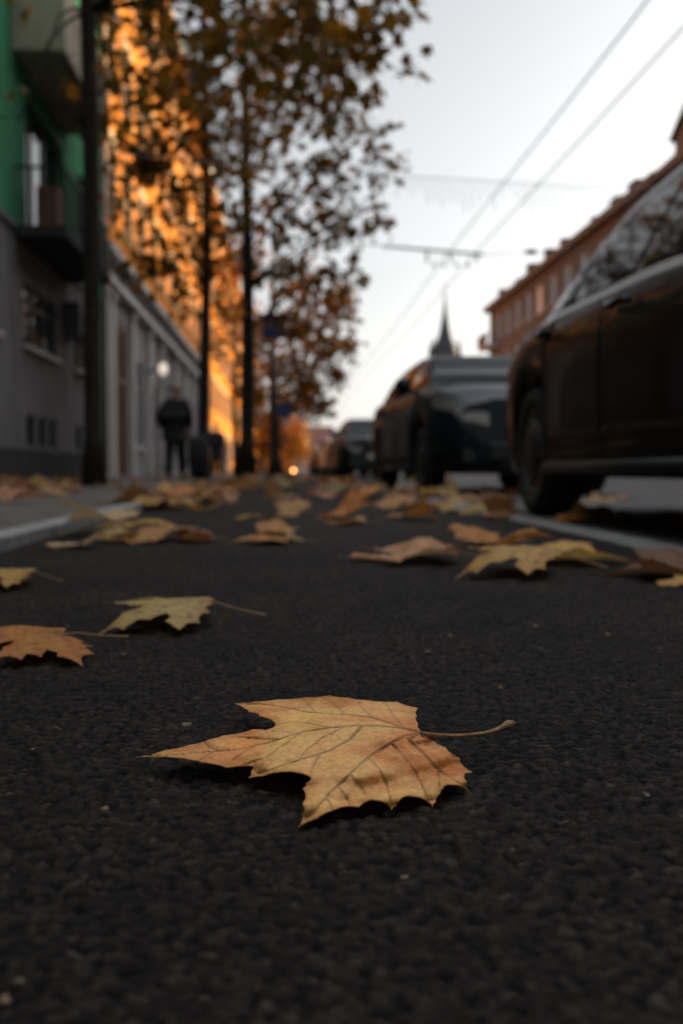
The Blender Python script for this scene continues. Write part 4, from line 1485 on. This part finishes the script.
        m_.lathe([(.01, -.09), (.07, -.07), (.085, -.01), (.08, .03), (.01, .05)], 'y', 14, (sd * (x + .16), my, z + .06))
        m_.build('mirror', paint, t, True)
        for hy in ((-.12, .93) if shape == 'sedan' else (-.1, .95)):
            zz = shz(hy) - .115
            x = wid(hy) + .012
            MB().tube([(sd * (x - .01), hy - .1, zz), (sd * (x + .022), hy - .085, zz), (sd * (x + .024), hy + .085, zz + .006), (sd * (x - .01), hy + .1, zz + .006)], .013, 6).build('door_handle', paint, t, True)
        sm = MB()
        for yy in (-.92, .13, 1.0):
            pts = []
            for k in range(8):
                v = .08 + .86 * k / 7
                z = .22 + (shz(yy) - .24) * v
                pts.append((sd * (wid(yy) - .012 + .022 * math.sin(PI * min(1, max(0, (z - .25) / .75))) + .001), yy, z))
            sm.tube(pts, .004, 4)
        sm.build('door_seams', M['black_plastic'], t)
        pts = [(sd * (wid(yy) + .004), yy, .235) for yy in (-.95, 0, .88)]
        MB().tube(pts, .03, 6).build('sill_trim', M['black_plastic'], t, True)
    MB().box(-.42, .42, -2.262, -2.2, .30, .46).build('grille', M['black_plastic'], t, bevel=.02)
    MB().box(-.26, .26, -2.275, -2.2635, .47, .58).build('number_plate', M['plate'], t)
    MB().box(-.26, .26, 2.238, 2.262, .60, .71).build('number_plate', M['plate'], t)
    # wheels
    for a in ax:
        for sd in (-1, 1):
            x0 = sd * .765
            hub = MB().lathe([(.06, -.10), (.15, -.09), (.15, .02), (.05, .03)], 'x', 20, (x0, a, RW)).build('wheel', M['black_plastic'], t, True)
            MB().lathe([(.205, -.095), (.255, -.102), (.295, -.1), (.313, -.075), (.315, -.03), (.315, .03), (.313, .075), (.295, .1), (.255, .102), (.205, .095)], 'x', 44, (x0, a, RW), closed=True).build('tyre', M['tyre'], hub, True)
            rm = MB().lathe([(.204, -.09), (.206, .085), (.198, .092), (.188, .085), (.186, -.09)], 'x', 36, (x0, a, RW), closed=True)
            rm.lathe([(.03, sd * .055), (.055, sd * .078), (.03, sd * .088)], 'x', 16, (x0, a, RW))
            for k in range(10):
                th = 2 * PI * k / 10
                rm.tube([(x0 + sd * .072, a + math.cos(th) * .03, RW + math.sin(th) * .03), (x0 + sd * .082, a + math.cos(th + .04) * .12, RW + math.sin(th + .04) * .12),
                         (x0 + sd * .072, a + math.cos(th + .06) * .192, RW + math.sin(th + .06) * .192)], [.016, .013, .015], 5)
            rm.build('rim', M['rim'], hub, True)
    return t


make_car('nearest parked car, black saloon cut by the right edge of the photo', (2.08, 3.70, -.004), 0, M['black_paint'], 'sedan')
make_car('black hatchback facing us, parked behind the nearest saloon', (2.06, 10.95, -.004), R(3.0), M['blue_black_paint'], 'hatch')
make_car('third parked car, black, partly hidden by the black hatchback', (2.06, 24.6, -.004), R(1), M['black_paint'], 'hatch')
make_car('small blurred dark red car parked beyond the third black one', (2.10, 31.2, -.004), 0, M['red_paint'], 'hatch')
make_car('small blurred silver car parked beyond the dark red one', (2.15, 37.6, -.004), 0, M['silver_paint'], 'sedan')
make_car('tiny blurred black car in the far part of the parked row', (2.1, 44.0, -.004), 0, M['black_paint'], 'hatch')
make_car('tiny blurred grey car at the far end of the parked row', (2.1, 50.6, -.004), 0, M['grey_paint'], 'sedan')

# ------------------------------------------------------------------ overhead wires
GW = 'trolley wires above the road'
for (wx, lab) in ((4.05, 'left one of the two blurred overhead trolley wires'), (4.72, 'right one of the two blurred overhead trolley wires')):
    pts = [(wx, yy, 5.5 + .06 * math.cos((yy % 25) / 25 * 2 * PI)) for yy in range(-20, 150, 4)]
    tag(MB().tube(pts, .0115, 6).build('trolley_wire', M['wire'], None, True), lab, 'wire', GW)
sw = thing('wire_suspension', 'dark span bar with hangers carrying the trolley wires, right of the tree crown', 'wire', (4.2, 25.6, 5.62))
MB().tube([(-1.75, 0, .16), (.8, 0, -.02)], .032, 8).build('span_bar', M['wire'], sw)
MB().tube([(-8.5, 0, .9), (-4, 0, .38), (-1.75, 0, .17)], .012, 6).tube([(.8, 0, -.02), (5, 0, .18), (11.9, 0, .7)], .012, 6).build('span_wire', M['wire'], sw)
for hx in (-.63, -.03, .62):
    MB().tube([(hx, 0, .05), (hx, 0, -.22)], .028, 8).build('hanger', M['wire'], sw)
for hx in (-.45, -.2, .12, .4):
    MB().tube([(hx, 0, .02), (hx, 0, -.28)], .006, 5).lathe([(.02, -.03), (.055, -.02), (.055, .02), (.02, .03)], 'z', 12, (hx, 0, -.30)).build('insulator', M['wire'], sw)
MB().lathe([(.03, -.16), (.07, -.1), (.07, .1), (.03, .16)], 'x', 10, (2.0, 0, .06)).build('insulator', M['wire'], sw)
st = thing('string_lights', 'faint curtain of unlit icicle string lights hung across the street', 'string lights', (1.0, 19.0, 5.55))
MB().tube([(-5.4, 0, .5), (-2, 0, .25), (1.2, 0, .08), (4.4, 0, -.05), (8, 0, -.02), (11.5, 0, .2), (15.1, 0, .6)], .007, 6).build('cable', M['strand'], st)
mb = MB()
xx = .8
while xx < 9:
    l_ = random.uniform(.15, .62)
    z0 = .08 - .04 * (xx - 1.2) if xx < 4.4 else -.05
    MB().tube([(xx, 0, z0), (xx + .01, 0, z0 - l_)], .007, 4).build('strand', M['strand'], st)
    xx += .14

# ------------------------------------------------------------------ signs, made-up amber bright spot
def sign(label, x, y, h, rad, face, loc_z=PAVE_Z, square=False):
    s = thing('road_sign', label, 'sign', (x, y, loc_z))
    MB().tube([(0, 0, 0), (0, 0, h + rad)], .035, 10).build('post', M['post'], s, True)
    if square:
        MB().box(-rad, rad, -.075, -.05, h - rad, h + rad).build('plate', face, s, bevel=.004)
        MB().box(-rad * .86, rad * .86, -.079, -.0765, -rad * .86 + h, h + rad * .86).build('border', face, s)
    else:
        MB().lathe([(rad, -.072), (rad, -.05)], 'y', 28, (0, 0, h)).build('plate', face, s)
    return s


sign('dark blue square road sign on a tall post beside the third tree trunk', -.27, 30, 4.35, .36, M['sign_blue'], square=True)
sign('small round blue sign on a post, far beside the fourth tree', .02, 40, 2.55, .33, M['sign_blue'], 0.0)
bl = thing('glow_stand_in', 'made-up low post with glowing amber ball standing in for a far bright spot', 'lamp', (.33, 36, 0))  # post and glowing ball are made up for a far orange bright spot
MB().lathe([(.06, 0), (.06, .10), (.04, .14)], 'z', 14).build('post', M['dark_metal'], bl)
MB().lathe([(.02, .141), (.05, .16), (.06, .20), (.05, .24), (.02, .26)], 'z', 16).build('lamp', M['amber_spot'], bl, True)  # glowing ball of the made-up post

# ------------------------------------------------------------------ people
def skin_body(name, verts, edges, radii, root, mat, parent, sub=2):
    bm = bmesh.new()
    lay = bm.verts.layers.skin.verify()
    vs = [bm.verts.new(v) for v in verts]
    for a, b in edges:
        bm.edges.new((vs[a], vs[b]))
    for v, r_ in zip(vs, radii):
        v[lay].radius = r_ if isinstance(r_, tuple) else (r_, r_)
        v[lay].use_root = False
    vs[root][lay].use_root = True
    me = bpy.data.meshes.new(name)
    bm.to_mesh(me)
    bm.free()
    me.materials.append(mat)
    o = link(name, me, parent)
    sk = o.modifiers.new('skin', 'SKIN')
    sk.use_smooth_shade = True
    s = o.modifiers.new('sub', 'SUBSURF')
    s.levels = s.render_levels = sub
    return o


def person(label, loc, rz, h=1.74, coat='coat', stride=.24, stoop=.12, elbow=.18):
    """walks towards local -Y when rz = 0; built in metres for 1.74 m, scaled by h"""
    k = h / 1.74
    p = thing('person', label, 'person', loc, rz)
    p.scale = (k, k, k)
    V, E, Rr = [], [], []

    def ad(v, r_, par=None):
        V.append(v)
        Rr.append(r_)
        if par is not None: E.append((par, len(V) - 1))
        return len(V) - 1
    pel = ad((0, 0, .94), (.15, .115))
    sp = ad((0, -.01, 1.12), (.145, .11), pel)
    chst = ad((0, -.03 - stoop * .3, 1.30), (.165, .12), sp)
    nb = ad((0, -.05 - stoop * .7, 1.45), (.07, .065), chst)
    nk = ad((0, -.065 - stoop, 1.53), (.058, .06), nb)
    hd = ad((0, -.085 - stoop, 1.62), (.078, .095), nk)
    top = ad((0, -.075 - stoop, 1.70), (.055, .065), hd)
    nose = ad((0, -.185 - stoop, 1.60), (.012, .016), hd)
    for sd in (-1, 1):
        ear = ad((sd * .085, -.075 - stoop, 1.61), (.012, .02), hd)
    ends = {}
    for sd in (-1, 1):
        sh_ = ad((sd * .17, -.04 - stoop * .5, 1.40), .062, chst)
        el = ad((sd * (.24 + elbow * .4), .05 + sd * .05 + elbow * .1, 1.14), .045, sh_)
        wr = ad((sd * (.22 + elbow * .15), -.12 + sd * .09, .93), .030, el)
        pm = ad((sd * .22, -.14 + sd * .09, .86), (.036, .018), wr)
        for q in range(4):
            f1 = ad((sd * (.22) + (q - 1.5) * .018, -.15 + sd * .09, .80), .009, pm)
            ad((sd * (.215) + (q - 1.5) * .017, -.165 + sd * .09, .76 - (.012 if q in (1, 2) else 0)), .008, f1)
        th = ad((sd * .22 - sd * .03, -.18 + sd * .09, .845), .010, pm)
        ad((sd * .19, -.20 + sd * .09, .81), .009, th)
        hp = ad((sd * .095, 0, .88), .095, pel)
        kn = ad((sd * .10, -.04 - sd * stride * .25 * -1 * 1, .50), .062, hp)
        an = ad((sd * .10, sd * stride * .85, .09), .040, kn)
        ad((sd * .105, sd * stride * .85 - .16, .035), (.04, .03), an)
        ends[sd] = (hp, kn, an)
    skin_body('body', V, E, Rr, pel, M['skin'], p)
    # coat over trunk and arms
    cv, ce, cr = [], [], []

    def ac_(v, r_, par=None):
        cv.append(v)
        cr.append(r_)
        if par is not None: ce.append((par, len(cv) - 1))
        return len(cv) - 1
    c0 = ac_((0, .0, .93), (.225, .18))
    ac_((0, .01, .78), (.20, .165), c0)
    c1 = ac_((0, -.01, 1.12), (.225, .18), c0)
    c2 = ac_((0, -.03 - stoop * .3, 1.30), (.24, .175), c1)
    c3 = ac_((0, -.05 - stoop * .7, 1.46), (.09, .085), c2)
    for sd in (-1, 1):
        s_ = ac_((sd * .18, -.04 - stoop * .5, 1.40), .085, c2)
        e_ = ac_((sd * (.24 + elbow * .4), .05 + sd * .05 + elbow * .1, 1.14), .068, s_)
        ac_((sd * (.22 + elbow * .15), -.12 + sd * .09, .945), .05, e_)
    skin_body('coat', cv, ce, cr, c0, M[coat], p)
    tv = [(0, 0, .92)]
    te, tr_ = [], [(.15, .125)]
    for sd in (-1, 1):
        hp, kn, an = ends[sd]
        n0 = len(tv)
        tv += [V[hp], V[kn], V[an]]
        tr_ += [.125, .10, .085]
        te += [(0, n0), (n0, n0 + 1), (n0 + 1, n0 + 2)]
    skin_body('trousers', tv, te, tr_, 0, M['trousers'], p)
    for sd in (-1, 1):
        a = Vector(V[ends[sd][2]])
        skin_body('shoe', [a + Vector((0, .03, -.05)), a + Vector((0, -.07, -.052)), a + Vector((0, -.19, -.058))], [(0, 1), (1, 2)], [(.042, .045), (.046, .04), (.038, .03)], 0, M['shoe'], p, 1)
    hx = Vector(V[hd])
    rows = []
    for i in range(7):
        th = PI * .55 * i / 6
        rows.append([(hx.x + .098 * math.sin(th) * math.cos(a), hx.y + .02 + .112 * math.sin(th) * math.sin(a), hx.z + .02 + .115 * math.cos(th)) for a in [PI * 2 * q / 16 for q in range(17)]])
    MB().grid(rows).build('hair', M['hair'], p, True)
    return p


person('person in a black coat walking away along the pavement between two trunks', (-2.10, 20.0, PAVE_Z), R(176), 1.84, 'coat', .25, .07, .10)
bag = thing('shopping_trolley_bag', 'dark wheeled shopping bag held beside the person in black', 'bag', (-1.66, 20.05, PAVE_Z))
mb = MB()
rows = []
for z_, w_, d_ in ((.12, .15, .11), (.2, .19, .14), (.5, .20, .15), (.72, .19, .14), (.82, .14, .10), (.86, .06, .05)):
    rows.append([(w_ * math.copysign(abs(math.cos(a)) ** .6, math.cos(a)), d_ * math.copysign(abs(math.sin(a)) ** .6, math.sin(a)), z_) for a in [2 * PI * q / 20 for q in range(21)]])
MB().grid(rows).build('bag_body', M['bag'], bag, True)
MB().tube([(-.12, .16, .1), (-.12, .18, .98), (0, .185, 1.02), (.12, .18, .98), (.12, .16, .1)], .012, 6).build('handle', M['dark_metal'], bag, True)
for sd in (-1, 1):
    MB().lathe([(.05, -.02), (.075, -.02), (.075, .02), (.05, .02)], 'x', 18, (sd * .17, .12, .075)).build('wheel', M['tyre'], bag)
person('person in a navy coat, small and blurred, beyond the second trunk', (-2.15, 33.0, PAVE_Z), R(4), 1.66, 'navy_coat', .15, .02, .05)

# ------------------------------------------------------------------ light
SUN_AZ, SUN_EL = R(54), R(13.6)
w = bpy.data.worlds.new('World')
SC.world = w
w.use_nodes = True
nt = w.node_tree
bg = nt.nodes['Background']
sky = nt.nodes.new('ShaderNodeTexSky')
sky.sky_type = 'NISHITA'
sky.sun_disc = False
sky.sun_elevation = SUN_EL
sky.sun_rotation = SUN_AZ
sky.air_density = 1.0
sky.dust_density = 2.6
sky.ozone_density = 1.0
hs = nt.nodes.new('ShaderNodeHueSaturation')
hs.inputs['Saturation'].default_value = 0.22
nt.links.new(sky.outputs[0], hs.inputs['Color'])
# unseen zenith boost added to light leaf and ground, far above the roofline sky
tcw = nt.nodes.new('ShaderNodeTexCoord')
sepw = nt.nodes.new('ShaderNodeSeparateXYZ')
nt.links.new(tcw.outputs['Generated'], sepw.inputs[0])
mr = nd(nt, 'ShaderNodeMapRange', interpolation_type='SMOOTHSTEP')
mr.inputs['From Min'].default_value = 0.80
mr.inputs['From Max'].default_value = 0.985
mr.inputs['To Min'].default_value = 1.0
mr.inputs['To Max'].default_value = 12.5
nt.links.new(sepw.outputs[2], mr.inputs['Value'])
mulw = nd(nt, 'ShaderNodeVectorMath', operation='SCALE')
nt.links.new(hs.outputs[0], mulw.inputs[0])
nt.links.new(mr.outputs[0], mulw.inputs['Scale'])
nt.links.new(mulw.outputs[0], bg.inputs['Color'])
bg.inputs['Strength'].default_value = 0.148
sl = bpy.data.lights.new('sun', 'SUN')
sl.energy = 5.0
sl.angle = R(0.55)
sl.color = (1.0, 0.71, 0.41)
so = link('sun', sl)
dirv = Vector((math.sin(SUN_AZ) * math.cos(SUN_EL), math.cos(SUN_AZ) * math.cos(SUN_EL), math.sin(SUN_EL)))
so.rotation_euler = dirv.to_track_quat('Z', 'Y').to_euler()
so.location = (0, 0, 30)

vs = SC.view_settings
SC.display_settings.display_device = 'sRGB'
vs.view_transform = 'Standard'
vs.look = 'None'
vs.exposure = 0.42
vs.gamma = 1.0
vs.use_curve_mapping = False
SC.render.engine = 'CYCLES'
SC.cycles.use_denoising = True
SC.cycles.use_adaptive_sampling = True
SC.cycles.adaptive_threshold = 0.004
SC.cycles.denoising_prefilter = 'ACCURATE'
SC.cycles.denoising_input_passes = 'RGB_ALBEDO_NORMAL'
SC.cycles.max_bounces = 8
SC.cycles.transparent_max_bounces = 8
SC.cycles.sample_clamp_indirect = 6.0
SC.cycles.caustics_reflective = False
SC.cycles.caustics_refractive = False
